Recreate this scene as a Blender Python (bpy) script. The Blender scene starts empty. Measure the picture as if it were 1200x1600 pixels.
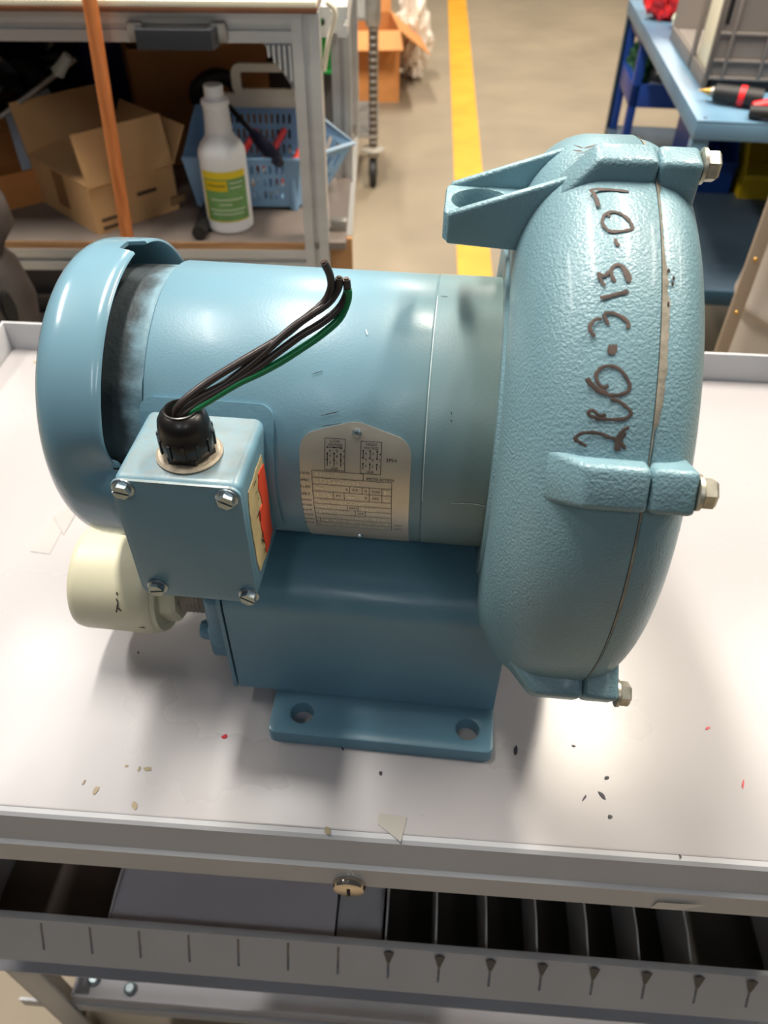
import bpy, bmesh, math, random
from mathutils import Vector, Matrix
import numpy as np
R_ = math.radians
rnd = random.Random(7)
sc = bpy.context.scene
COL = sc.collection

# ------------------------------------------------------------------ camera
PITCH, ROLL, FPX, HC = 43.8, 0.6, 1200.0, 1.29
p, r = R_(PITCH), R_(ROLL)
Fw = Vector((0, math.cos(p), -math.sin(p))); U0 = Vector((0, math.sin(p), math.cos(p))); X0 = Vector((1, 0, 0))
CX = X0 * math.cos(r) + U0 * math.sin(r); CU = -X0 * math.sin(r) + U0 * math.cos(r)
CP = Vector((0, 0, HC))
cd = bpy.data.cameras.new('camera'); cam = bpy.data.objects.new('camera', cd); COL.objects.link(cam)
cd.sensor_fit = 'VERTICAL'; cd.sensor_height = 36; cd.sensor_width = 27; cd.lens = 36 * FPX / 1600
cd.clip_start = .02; cd.clip_end = 60
m = Matrix((CX, CU, -Fw)).transposed().to_4x4(); m.translation = CP; cam.matrix_world = m
cd.dof.use_dof = True; cd.dof.focus_distance = .41; cd.dof.aperture_fstop = 10.5
sc.camera = cam

# ------------------------------------------------------------------ world, lamps, exposure
sc.view_settings.view_transform = 'Standard'; sc.view_settings.look = 'None'
sc.view_settings.gamma = 1; sc.view_settings.use_curve_mapping = False; sc.view_settings.exposure = 0.0
w = bpy.data.worlds.new('hall_ambient'); sc.world = w; w.use_nodes = True
w.node_tree.nodes['Background'].inputs[0].default_value = (.86, .92, 1.0, 1)
w.node_tree.nodes['Background'].inputs[1].default_value = .06

def lamp(name, loc, size, watt, col=(1, .93, .82), rz=0):
    l = bpy.data.lights.new(name, 'AREA'); l.shape = 'RECTANGLE'; l.size, l.size_y = size; l.energy = watt; l.color = col
    o = bpy.data.objects.new(name, l); COL.objects.link(o); o.location = loc; o.rotation_euler = (0, 0, rz); return o
lamp('ceiling_light', (-.55, 1.25, 3.4), (.20, 1.5), 108, (1, .95, .87))
lamp('ceiling_light', (1.10, 1.45, 3.4), (.20, 1.5), 108, (1, .90, .76))
lamp('ceiling_light', (-2.2, 1.25, 3.4), (.20, 1.5), 70, (1, .95, .87))
lamp('ceiling_light', (2.75, 1.45, 3.4), (.20, 1.5), 70, (1, .90, .76))
lamp('ceiling_light', (-.55, -2.3, 3.4), (.20, 1.5), 13, (.92, .96, 1))
lamp('ceiling_light', (1.10, -2.3, 3.4), (.20, 1.5), 13, (.92, .96, 1))
lamp('ceiling_light', (-.55, 4.8, 3.5), (.20, 1.8), 100)
lamp('ceiling_light', (1.4, 6.4, 3.5), (.20, 2.2), 140)

# ------------------------------------------------------------------ pixel rays of the 1200 x 1600 frame, used to survey positions
def ray(px, py): return CX * ((px - 600) / FPX) + CU * ((800 - py) / FPX) + Fw
def pz(px, py, z):
    d = ray(px, py); return CP + d * ((z - CP.z) / d.z)
def pyy(px, py, y):
    d = ray(px, py); return CP + d * (y / d.y)

# ------------------------------------------------------------------ materials
def s2l(c):
    return tuple(((x / 255) / 12.92 if x / 255 <= .04045 else ((x / 255 + .055) / 1.055) ** 2.4) for x in c)
def mat(name, col, rough=.5, metal=0, var=0.0, vscale=8, bump=0, bscale=120, coat=0, spec=.5, trans=0, alpha=1, col2=None, stretch=None, rvar=0, bdist=.001):
    M = bpy.data.materials.new(name); M.use_nodes = True; nt = M.node_tree; N = nt.nodes; L = nt.links
    b = N['Principled BSDF']; c = s2l(col)
    b.inputs['Base Color'].default_value = (*c, 1); b.inputs['Roughness'].default_value = rough
    b.inputs['Metallic'].default_value = metal; b.inputs['Coat Weight'].default_value = coat
    b.inputs['Coat Roughness'].default_value = .12; b.inputs['Specular IOR Level'].default_value = spec
    b.inputs['Transmission Weight'].default_value = trans; b.inputs['Alpha'].default_value = alpha
    tc = N.new('ShaderNodeTexCoord'); src = tc.outputs['Object']
    if stretch:
        mp = N.new('ShaderNodeMapping'); mp.inputs['Scale'].default_value = stretch; L.new(src, mp.inputs[0]); src = mp.outputs[0]
    if var or col2:
        n = N.new('ShaderNodeTexNoise'); n.inputs['Scale'].default_value = vscale; n.inputs['Detail'].default_value = 5; L.new(src, n.inputs['Vector'])
        mx = N.new('ShaderNodeMix'); mx.data_type = 'RGBA'
        c2 = s2l(col2) if col2 else tuple(x * (1 - var) for x in c); c1 = c if col2 else tuple(min(1, x * (1 + var)) for x in c)
        mx.inputs[6].default_value = (*c1, 1); mx.inputs[7].default_value = (*c2, 1)
        cr = N.new('ShaderNodeMapRange'); cr.inputs[1].default_value = .32; cr.inputs[2].default_value = .68
        L.new(n.outputs[0], cr.inputs[0]); L.new(cr.outputs[0], mx.inputs[0]); L.new(mx.outputs[2], b.inputs['Base Color'])
        if rvar:
            mr = N.new('ShaderNodeMapRange'); mr.inputs[3].default_value = max(0, rough - rvar); mr.inputs[4].default_value = min(1, rough + rvar)
            L.new(n.outputs[0], mr.inputs[0]); L.new(mr.outputs[0], b.inputs['Roughness'])
    if bump:
        n2 = N.new('ShaderNodeTexNoise'); n2.inputs['Scale'].default_value = bscale; n2.inputs['Detail'].default_value = 1.5; L.new(src, n2.inputs['Vector'])
        bp = N.new('ShaderNodeBump'); bp.inputs['Strength'].default_value = bump; bp.inputs['Distance'].default_value = bdist
        L.new(n2.outputs[0], bp.inputs['Height']); L.new(bp.outputs[0], b.inputs['Normal'])
    return M
def add_stain(M, col, axis, lo, hi, nscale=14, amount=.6, soft=.03):
    """a discoloured zone of the paint lying between two stations along one object axis"""
    nt = M.node_tree; N = nt.nodes; L = nt.links; b = N['Principled BSDF']
    tc = N.new('ShaderNodeTexCoord'); sp = N.new('ShaderNodeSeparateXYZ'); L.new(tc.outputs['Object'], sp.inputs[0])
    n = N.new('ShaderNodeTexNoise'); n.inputs['Scale'].default_value = nscale; n.inputs['Detail'].default_value = 4; L.new(tc.outputs['Object'], n.inputs['Vector'])
    wob = N.new('ShaderNodeMath'); wob.operation = 'MULTIPLY_ADD'; wob.inputs[1].default_value = soft * 1.5; L.new(n.outputs[0], wob.inputs[0]); L.new(sp.outputs[axis], wob.inputs[2])
    a = N.new('ShaderNodeMapRange'); a.inputs[1].default_value = lo; a.inputs[2].default_value = hi; a.interpolation_type = 'SMOOTHSTEP'
    L.new(wob.outputs[0], a.inputs[0])
    am = N.new('ShaderNodeMath'); am.operation = 'MULTIPLY'; am.inputs[1].default_value = amount; L.new(a.outputs[0], am.inputs[0])
    mx = N.new('ShaderNodeMix'); mx.data_type = 'RGBA'; old = b.inputs['Base Color']
    if old.is_linked: L.new(old.links[0].from_socket, mx.inputs[6])
    else: mx.inputs[6].default_value = old.default_value
    mx.inputs[7].default_value = (*s2l(col), 1); L.new(am.outputs[0], mx.inputs[0]); L.new(mx.outputs[2], old)
    return M

BLUE = (109, 146, 163)
M_motor = add_stain(mat('motor_paint', BLUE, .34, var=.05, vscale=10, bump=.16, bscale=800, bdist=.0004, coat=.05), (122, 132, 112), 0, -.03, .07, 10, .62, .03)  # olive zone: discoloured paint, with the housing's warm reflection mixed into the tint
M_bell = add_stain(mat('end_bell_paint', (118, 150, 164), .45, var=.12, vscale=40, bump=.3, bscale=300), (38, 35, 33), 0, -.139, -.1525, 70, .9, .012)
M_cover = mat('fan_cover_paint', BLUE, .22, var=.03, vscale=6, coat=.35)
M_cast = mat('cast_housing_paint', (116, 149, 159), .36, var=.07, vscale=14, bump=.6, bscale=700, bdist=.0008, coat=.1)
M_base = mat('manifold_paint', (102, 142, 160), .36, var=.07, vscale=12, bump=.15, bscale=300, coat=.1)
M_box = mat('box_paint', (108, 146, 163), .34, var=.05, vscale=20, bump=.08, bscale=400)
add_stain(M_box, (124, 124, 116), 2, .2412, .2445, 160, .75, .0016)
M_steel = mat('zinc_screw', (166, 180, 186), .28, .9, var=.15, vscale=200)
M_boltm = mat('painted_bolt', (188, 184, 168), .38, .7, var=.25, vscale=150)
M_black = mat('black_nylon', (26, 24, 24), .3, bump=.05, bscale=300)
M_wire = mat('brown_black_insulation', (52, 44, 42), .32)
M_green = mat('green_insulation', (10, 112, 66), .3)
M_copper = mat('copper_end', (70, 56, 50), .4, .8)
M_plate = mat('aluminium_nameplate', (206, 199, 184), .34, .6, var=.08, vscale=30, bump=.05, bscale=400)
M_ink = mat('printed_ink', (26, 25, 26), .5)
M_emb = mat('embossed_aluminium', (236, 230, 205), .3, .6)
M_mark = mat('marker_ink', (70, 56, 50), .7, var=.4, vscale=160)
M_dirt = mat('grime', (40, 36, 32), .8)
M_seal = mat('tan_sealant', (140, 134, 120), .7, var=.25, vscale=120, bump=.3, bscale=300)
M_pvc = mat('cream_pvc', (214, 208, 180), .38, var=.07, vscale=18, bump=.03, bscale=100)
M_pvcdark = mat('weathered_thread', (150, 140, 125), .6, var=.3, vscale=120)
M_stk = mat('torn_paper', (200, 180, 132), .8, var=.12, vscale=60)
M_orange = mat('orange_red_label', (240, 80, 45), .55)
M_washer = mat('dull_washer', (168, 156, 138), .5, .3, var=.2, vscale=200)
M_top = mat('cart_top_paint', (166, 162, 163), .29, var=.035, vscale=5, bump=.08, bscale=28, bdist=.002, coat=0, rvar=.08)
M_grey = mat('cart_grey_paint', (184, 185, 188), .4, var=.06, vscale=9, bump=.03, bscale=90)
M_greyd = mat('cart_tray_paint', (172, 172, 178), .45, var=.1, vscale=7)
M_chrome = mat('chrome', (215, 205, 190), .15, 1)
M_dark = mat('dark_hole', (12, 11, 11), .8)
M_tape = mat('frosted_tape', (196, 190, 188), .3, alpha=.5)
M_alu = mat('aluminium_profile', (204, 204, 202), .36, .4, var=.08, vscale=4, stretch=(1, 1, 6))
M_alud = mat('aluminium_groove', (90, 90, 90), .5, .4)
M_ply = mat('grey_plywood', (128, 116, 108), .6, var=.12, vscale=7)
M_wood = mat('plywood_edge', (190, 150, 106), .6, col2=(150, 106, 70), vscale=9, stretch=(1, 8, 30))
M_brown = mat('brown_edge_band', (112, 70, 44), .45, var=.15, vscale=12)
M_cream = mat('cream_laminate', (238, 232, 206), .4)
M_broom = mat('broom_wood', (206, 128, 70), .5, col2=(178, 98, 46), vscale=14, stretch=(6, 6, .7))
M_card = mat('tan_cardboard', (214, 168, 116), .75, var=.07, vscale=12)
M_cardd = mat('brown_cardboard', (160, 106, 58), .75, var=.1, vscale=10)
M_cardo = mat('orange_cardboard', (206, 138, 76), .75, var=.1, vscale=10)
M_white = mat('white_plastic', (246, 246, 246), .35)
M_lgreen = mat('label_green', (112, 158, 92), .45, var=.12, vscale=50)
M_lyel = mat('label_yellow', (232, 206, 40), .45)
M_basket = mat('light_blue_plastic', (146, 188, 226), .4)
M_creamp = mat('cream_plastic', (250, 242, 220), .4)
M_bag = mat('black_plastic_film', (20, 20, 22), .2, bump=.5, bscale=30, bdist=.01)
M_navy = mat('navy_cloth', (20, 28, 84), .7)
M_paper = mat('pale_paper', (206, 214, 226), .6)
M_rub = mat('black_rubber', (30, 28, 28), .55)
M_bingreen = mat('green_plastic', (8, 104, 30), .45)
M_floor = mat('concrete', (150, 135, 113), .55, var=.13, vscale=2.2, bump=.1, bscale=30, rvar=.1)
M_line = mat('yellow_floor_paint', (240, 176, 52), .5, col2=(222, 158, 44), vscale=6)
M_bench = mat('bench_blue_paint', (104, 140, 164), .4, col2=(88, 120, 146), vscale=6, bump=.05)
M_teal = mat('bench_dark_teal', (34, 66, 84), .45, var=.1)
M_royal = mat('royal_blue_paint', (22, 62, 140), .4)
M_crate = mat('grey_crate_plastic', (128, 120, 114), .5, var=.06, vscale=8)
M_yel = mat('yellow_plastic', (214, 178, 20), .45)
M_red = mat('red_plastic', (226, 34, 40), .4)
M_brass = mat('brass', (214, 170, 96), .3, .9)
M_beige = mat('beige_grey_plastic', (176, 166, 154), .5, var=.05)
M_steelg = mat('galvanised_steel', (170, 166, 160), .4, .7, var=.15, vscale=40)
M_red2 = mat('fleck_red', (190, 24, 50), .5); M_blk2 = mat('fleck_dark', (38, 34, 48), .6); M_tan2 = mat('fleck_tan', (150, 136, 110), .7)

# ------------------------------------------------------------------ mesh helpers
def link(name, me, ma, parent=None, smooth=True, ang=35):
    if ma: me.materials.append(ma)
    if smooth:
        for f in me.polygons: f.use_smooth = True
        me.set_sharp_from_angle(angle=R_(ang))
    o = bpy.data.objects.new(name, me); COL.objects.link(o)
    if parent: o.parent = parent
    return o
def obj(name, v, f, ma, parent=None, smooth=True, ang=35, fix=True):
    me = bpy.data.meshes.new(name); me.from_pydata([tuple(x) for x in v], [], f)
    if fix:
        bm = bmesh.new(); bm.from_mesh(me); bmesh.ops.remove_doubles(bm, verts=bm.verts, dist=1e-7); bmesh.ops.recalc_face_normals(bm, faces=bm.faces); bm.to_mesh(me); bm.free()
    return link(name, me, ma, parent, smooth, ang)
def bobj(name, bm, ma, parent=None, smooth=True, ang=35):
    bmesh.ops.recalc_face_normals(bm, faces=bm.faces)
    me = bpy.data.meshes.new(name); bm.to_mesh(me); bm.free(); return link(name, me, ma, parent, smooth, ang)
def bm_box(bm, x, y, z, mtx=None):
    v = [bm.verts.new((a, b, c)) for c in z for b in y for a in x]
    if mtx: 
        for q in v: q.co = mtx @ q.co
    for f in ((0, 1, 3, 2), (4, 6, 7, 5), (0, 4, 5, 1), (2, 3, 7, 6), (0, 2, 6, 4), (1, 5, 7, 3)): bm.faces.new([v[i] for i in f])
    return v
def box(name, x, y, z, ma, parent=None, bev=0, seg=2, mtx=None):
    bm = bmesh.new(); bm_box(bm, x, y, z, mtx)
    if bev: bmesh.ops.bevel(bm, geom=list(bm.edges), offset=bev, segments=seg, affect='EDGES', profile=.5)
    return bobj(name, bm, ma, parent)
def boxes(name, lst, ma, parent=None, bev=0):
    bm = bmesh.new()
    for b in lst: bm_box(bm, *b)
    if bev: bmesh.ops.bevel(bm, geom=list(bm.edges), offset=bev, segments=2, affect='EDGES', profile=.5)
    return bobj(name, bm, ma, parent)
def hexa(name, pts, ma, parent=None, bev=0, seg=2):
    """eight corners: four of the bottom, four of the top, same order"""
    bm = bmesh.new(); v = [bm.verts.new(tuple(q)) for q in pts]
    for f in ((3, 2, 1, 0), (4, 5, 6, 7), (0, 1, 5, 4), (1, 2, 6, 5), (2, 3, 7, 6), (3, 0, 4, 7)): bm.faces.new([v[i] for i in f])
    if bev: bmesh.ops.bevel(bm, geom=list(bm.edges), offset=bev, segments=seg, affect='EDGES', profile=.5)
    return bobj(name, bm, ma, parent)
def revz(name, prof, ma, parent=None, seg=40, c=(0, 0, 0), fn=None, ang=35, cap=True):
    v = []; f = []
    for (rr, z) in prof:
        for i in range(seg):
            t = 2 * math.pi * i / seg; q = (c[0] + rr * math.cos(t), c[1] + rr * math.sin(t), c[2] + z); v.append(fn(q) if fn else q)
    n = len(prof)
    for j in range(n - 1):
        for i in range(seg): f.append((j * seg + i, j * seg + (i + 1) % seg, (j + 1) * seg + (i + 1) % seg, (j + 1) * seg + i))
    if cap:
        f.append(tuple(range(seg))); f.append(tuple(range((n - 1) * seg, n * seg)))
    return obj(name, v, f, ma, parent, ang=ang)
def revx(name, prof, ma, parent=None, seg=96, c=(0, 0), fn=None, ang=35, cap=False):
    """profile (a, r) turned about the axis parallel to x through y=c[0], z=c[1]; angle 0 faces the viewer, 90 deg is up"""
    v = []; f = []
    for (a, rr) in prof:
        for i in range(seg):
            t = 2 * math.pi * i / seg
            a2, r2 = fn(a, rr, t) if fn else (a, rr)
            v.append((a2, c[0] - r2 * math.cos(t), c[1] + r2 * math.sin(t)))
    n = len(prof)
    for j in range(n - 1):
        for i in range(seg): f.append((j * seg + i, j * seg + (i + 1) % seg, (j + 1) * seg + (i + 1) % seg, (j + 1) * seg + i))
    if cap: f.append(tuple(range(seg))); f.append(tuple(range((n - 1) * seg, n * seg)))
    return obj(name, v, f, ma, parent, ang=ang)
def spline(P, n=8):
    P = [Vector(q) for q in P]; out = []
    for i in range(len(P) - 1):
        p0, p1, p2, p3 = P[max(i - 1, 0)], P[i], P[i + 1], P[min(i + 2, len(P) - 1)]
        for k in range(n):
            t = k / n; out.append(.5 * ((2 * p1) + (p2 - p0) * t + (2 * p0 - 5 * p1 + 4 * p2 - p3) * t * t + (3 * p1 - p0 - 3 * p2 + p3) * t ** 3))
    out.append(P[-1]); return out
def tube_data(P, rad, seg=10, v0=0, flat=1):
    v = []; f = []; n = len(P); up = Vector((0, 0, 1)); prev = None
    for i, q in enumerate(P):
        d = (P[min(i + 1, n - 1)] - P[max(i - 1, 0)]).normalized()
        if prev is None:
            s = d.cross(up); s = s if s.length > .05 else d.cross(Vector((1, 0, 0)))
        else: s = prev - d * prev.dot(d)
        s.normalize(); prev = s; t = s.cross(d)
        rr = rad(i / (n - 1)) if callable(rad) else rad
        for k in range(seg):
            a = 2 * math.pi * k / seg; v.append(q + s * (rr * math.cos(a)) + t * (rr * flat * math.sin(a)))
    for i in range(n - 1):
        for k in range(seg): f.append((v0 + i * seg + k, v0 + i * seg + (k + 1) % seg, v0 + (i + 1) * seg + (k + 1) % seg, v0 + (i + 1) * seg + k))
    f.append(tuple(v0 + k for k in range(seg))); f.append(tuple(v0 + (n - 1) * seg + k for k in range(seg)))
    return v, f
def tube(name, P, rad, ma, parent=None, seg=10, flat=1):
    v, f = tube_data([Vector(q) for q in P], rad, seg, 0, flat); return obj(name, v, f, ma, parent)
def prism(name, outer, holes, z0, z1, ma, parent=None, bev=0, fn=None, smooth=True):
    """flat polygon with holes, given a thickness along z; fn maps the finished points"""
    bm = bmesh.new(); edges = []
    for loop in [outer] + holes:
        vs = [bm.verts.new((x, y, z0)) for x, y in loop]
        for i in range(len(vs)): edges.append(bm.edges.new((vs[i], vs[(i + 1) % len(vs)])))
    if holes: bmesh.ops.triangle_fill(bm, use_beauty=True, edges=edges)
    else: bm.faces.new(bm.verts[:])
    rim = [e for e in bm.edges if e.is_boundary]
    ret = bmesh.ops.extrude_face_region(bm, geom=list(bm.faces))
    for g in ret['geom']:
        if isinstance(g, bmesh.types.BMVert): g.co.z = z1
    if bev:
        bmesh.ops.recalc_face_normals(bm, faces=bm.faces)
        ed = [e for e in bm.edges if len(e.link_faces) == 2 and e.calc_face_angle(0) > 1.2 and abs(e.verts[0].co.z - e.verts[1].co.z) < 1e-6 and abs(e.verts[0].co.z - max(z0, z1)) < 1e-6]
        bmesh.ops.bevel(bm, geom=ed, offset=bev, segments=2, affect='EDGES', profile=.5)
    if fn:
        for q in bm.verts: q.co = Vector(fn(q.co))
    return bobj(name, bm, ma, parent, smooth)
def circ(cx, cy, rr, n=24): return [(cx + rr * math.cos(2 * math.pi * i / n), cy + rr * math.sin(2 * math.pi * i / n)) for i in range(n)]
def rrect(x0, x1, y0, y1, rr, n=5):
    out = []
    for cx, cy, a in ((x1 - rr, y1 - rr, 0), (x0 + rr, y1 - rr, 90), (x0 + rr, y0 + rr, 180), (x1 - rr, y0 + rr, 270)):
        for i in range(n + 1): t = R_(a + 90 * i / n); out.append((cx + rr * math.cos(t), cy + rr * math.sin(t)))
    return out
def empty(name, loc=(0, 0, 0), rz=0, label=None, cat=None, group=None):
    o = bpy.data.objects.new(name, None); COL.objects.link(o); o.location = loc; o.rotation_euler = (0, 0, rz); o.empty_display_size = .05
    return tag(o, label, cat, group)
def tag(o, label=None, cat=None, group=None):
    if label: o['label'] = label
    if cat: o['category'] = cat
    if group: o['group'] = group
    return o
def copy_part(o, parent=None, loc=None, rot=None):
    c = o.copy(); COL.objects.link(c)
    if parent: c.parent = parent
    if loc is not None: c.location = loc
    if rot is not None: c.rotation_euler = rot
    return c

# ------------------------------------------------------------------ floor
fl = obj('floor', [(-6, -3, 0), (7, -3, 0), (7, 14, 0), (-6, 14, 0)], [(0, 1, 2, 3)], M_floor, smooth=False); fl['kind'] = 'structure'
tag(fl, 'worn beige concrete workshop floor')
obj('painted_line', [(.247, 2.4, .003), (.370, 2.4, .003), (.700, 9, .003), (.545, 9, .003)], [(0, 1, 2, 3)], M_line, fl, smooth=False)['label'] = 'yellow painted lane line on the concrete'

# ================================================================== CART
CYAW = R_(-3.6); CT = .80
cart = empty('tool_cart', (0, .209, 0), CYAW, 'grey steel cart with a glossy pale top carrying the blue blower', 'cart')
XL, XR, DEP = -.474, .452, .545
def rib(name, prof, x0, x1, ma, parent, ang=35):
    """profile in (y, z) run along x"""
    n = len(prof); v = [(x0, y, z) for y, z in prof] + [(x1, y, z) for y, z in prof]
    f = [(i, i + 1, n + i + 1, n + i) for i in range(n - 1)]
    return obj(name, v, f, ma, parent, ang=ang)
# top sheet with thickness
box('top_panel', (XL, XR), (.004, DEP), (CT - .012, CT), M_top, cart, .0015)
# rolled front apron: sloped band, bead, vertical band
prof = [(.004, CT), (.001, CT - .0008), (-.001, CT - .003), (-.006, CT - .027), (-.0085, CT - .0295), (-.0085, CT - .033), (-.007, CT - .035), (-.008, CT - .058), (-.006, CT - .060), (.012, CT - .060), (.012, CT - .012)]
v = []; f = []; n = len(prof)
rib('front_apron', prof, XL - .004, XR + .004, M_grey, cart, ang=25)
# upstand lips at the back and the two ends
box('back_lip', (XL - .004, XR + .004), (DEP, DEP + .004), (CT - .05, CT + .034), M_grey, cart, .0012)
box('side_lip', (XL - .004, XL), (.02, DEP), (CT - .05, CT + .034), M_grey, cart, .0012)
box('side_lip', (XR, XR + .004), (.02, DEP), (CT - .05, CT + .034), M_grey, cart, .0012)
# lock
lk = revz('lock', [(.0001, 0), (.008, .0), (.0105, .001), (.0115, .004), (.0115, .006)], M_chrome, cart, 32)
lk.matrix_local = Matrix.Translation((-.0205, -.0075, .7445)) @ Matrix.Rotation(R_(90), 4, 'X') @ Matrix.Rotation(R_(180), 4, 'X')
lk.matrix_local = Matrix.Translation((-.0205, -.0135, .7445)) @ Matrix.Rotation(R_(-90), 4, 'X')
box('keyway', (-.0012, .0012), (-.005, .005), (-.0006, .0008), M_dark, lk)
# legs (angle iron)
for x, sx in ((XL + .042, 1), (XR - .012, -1)):
    for y, sy in ((.032, 1), (DEP - .03, -1)):
        boxes('leg', [((min(x, x + sx * .04), max(x, x + sx * .04)), (min(y, y + sy * .003), max(y, y + sy * .003)), (.0, CT - .012)),
                      ((min(x, x + sx * .003), max(x, x + sx * .003)), (min(y, y + sy * .04), max(y, y + sy * .04)), (.0, CT - .012))], M_grey, cart, .0006)
# middle tray with slotted front and dividers
TY = .004; TZ0, TZ1 = .500, .580; TX0, TX1 = -.372, .352
slots = [-.3345 + .0428 * i for i in range(17)]
slots = [s for s in slots if TX0 + .01 < s < TX1 - .008]
LS = .048; sn, cs = math.sin(R_(26)), math.cos(R_(26))
holes = [[(s - .0011, -.034), (s + .0011, -.034), (s + .0011, -.004), (s - .0011, -.004)] for s in slots]
tray = prism('middle_tray', [(TX0, -LS), (TX1, -LS), (TX1, 0), (TX0, 0)], holes, 0, .0015, M_grey, cart, fn=lambda q: (q.x, TY + q.y * sn + q.z * cs, TZ1 + q.y * cs - q.z * sn), smooth=False)
box('tray_rim', (TX0, TX1), (TY - .001, TY + .005), (TZ1 - .0015, TZ1 + .0008), M_grey, tray, .0006)
TYB = TY - LS * sn; TZB = TZ1 - LS * cs
boxes('tray_shell', [((TX0, TX1), (TYB, .46), (TZ0, TZ0 + .0015)), ((TX0, TX1), (.46, .4615), (TZ0, TZ1)), ((TX0, TX0 + .0015), (TY, .46), (TZ0, TZ1)), ((TX1 - .0015, TX1), (TY, .46), (TZ0, TZ1)), ((TX0, TX1), (TY + .003, TY + .0045), (TZ0, TZ1 - .001))], M_greyd, tray)
for s_ in slots[8:]:
    # flared tab punched out beside each used slot; shading put into its dark grey
    hexa('slot_tab', [(s_ - .001, TY - .002, TZ1 - .002), (s_ + .001, TY - .002, TZ1 - .002), (s_ + .001, TY - .0075, TZ1 - .014), (s_ - .001, TY - .0075, TZ1 - .014), (s_ - .0045, TY - .0035, TZ1 - .0022), (s_ + .0045, TY - .0035, TZ1 - .0022), (s_ + .0012, TY - .008, TZ1 - .014), (s_ - .0012, TY - .008, TZ1 - .014)], M_alud, tray)
def divider(x, lean=0, top=TZ1 - .001):
    pl = [(TY + .002, TZ0 + .004), (.44, TZ0 + .004), (.44, top), (TY + .03, top), (TY + .002, top - .008)]
    return prism('divider', pl, [], -.0008, .0008, M_grey, cart, fn=lambda q: (x + q.z + lean * (q.y - TZ0), q.x, q.y), smooth=False)
for i in range(7): divider(.0045 + .0428 * i)
divider(-.245, .12)
boxes('tray_liner', [((-.236, -.040), (TY + .006, .44), (TZ1 - .010, TZ1 - .008))], mat('grey_lilac_sheet', (186, 184, 194), .45, var=.05), cart)
box('tray_block', (-.039, .001), (TY + .008, .43), (TZ0 + .003, TZ1 - .016), M_greyd, cart, .001)
# bottom shelf with lip
BZ = .155
boxes('bottom_shelf', [((-.392, .34), (.042, DEP - .03), (BZ, BZ + .002)), ((-.392, .34), (.040, .043), (BZ, BZ + .022)), ((-.392, -.389), (.042, DEP - .03), (BZ, BZ + .022))], M_greyd, cart)
for yy in ((.036, .0395), (DEP - .034, DEP - .03)): box('shelf_support', (XL + .01, XR - .01), yy, (BZ - .025, BZ), M_grey, cart)
for x, y in ((-.375, .065), (-.325, .058), (.325, .075)):
    revz('shelf_bolt', [(.008, 0), (.008, .003), (.005, .006)], M_steel, cart, 16, (x, y, BZ + .002))
# marks, tape and scraps on the top
def cpt(px, py, z=CT):
    q = pz(px, py, z) - Vector((0, .209, 0)); c, s = math.cos(-CYAW), math.sin(-CYAW); return (q.x * c - q.y * s, q.x * s + q.y * c)
def blob(name, pts, ma, dz, parent=cart):
    q = [cpt(*t) for t in pts]; return prism(name, q, [], CT + .0002, CT + dz, ma, parent, smooth=False)
def fleck(cx, cy, w_, h_, ma, tilt=0, seed=0):
    g = random.Random(seed * 13 + 5); pts = []
    for i in range(9):
        a = 2 * math.pi * i / 9; k = .65 + .5 * g.random(); x, y = w_ * k * math.cos(a), h_ * k * math.sin(a); t = R_(tilt)
        pts.append((cx + x * math.cos(t) - y * math.sin(t), cy + x * math.sin(t) + y * math.cos(t)))
    blob('paint_fleck', pts, ma, .0005)
for i, a in enumerate([(351, 1151, 5, 3.5, M_red2, -15), (150, 1235, 9, 4, M_tan2, -60), (131, 1223, 2, 5, M_tan2, 30), (210, 1258, 6, 8, M_tan2, 0), (198, 1197, 3, 2, M_tan2), (217, 1202, 2, 5, M_tan2, 20), (230, 1202, 7, 4, M_tan2),
        (512, 1298, 5, 8, M_tan2), (595, 1209, 3, 4, M_blk2), (806, 1173, 3, 8, M_blk2), (941, 1243, 9, 3, M_blk2, 50), (913, 1247, 6, 2, M_blk2, -60), (948, 1216, 4, 3, M_blk2), (953, 1277, 4, 4, M_blk2), (896, 1166, 4, 1.5, M_blk2, 20),
        (1161, 1225, 2, 9, M_red2, 5), (1106, 1138, 5, 2.5, M_red2, -20), (535, 1170, 1.5, 4, M_blk2, -30), (216, 1020, 2, 2.5, M_blk2), (1063, 1338, 1.2, 4, M_blk2, -30), (55, 566, 3, 2, M_tan2)]):
    fleck(*a, seed=i)
blob('tape_strip', [(47, 862), (78, 866), (98, 828), (122, 800), (110, 790), (84, 808)], M_tape, .0006)
blob('tape_strip', [(84, 808), (100, 836), (122, 798), (112, 785)], M_tape, .0012)
blob('paper_scrap', [(592, 1271), (636, 1278), (626, 1316), (590, 1288)], mat('cream_paper_scrap', (160, 155, 146), .5), .0006)
obj('tape_strip', [(.182, -.0089, .744), (.200, -.0092, .7455), (.214, -.0092, .757), (.184, -.0089, .7555)], [(0, 1, 2, 3)], mat('clear_tape', (214, 214, 214), .2, alpha=.8), cart, smooth=False)

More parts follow.
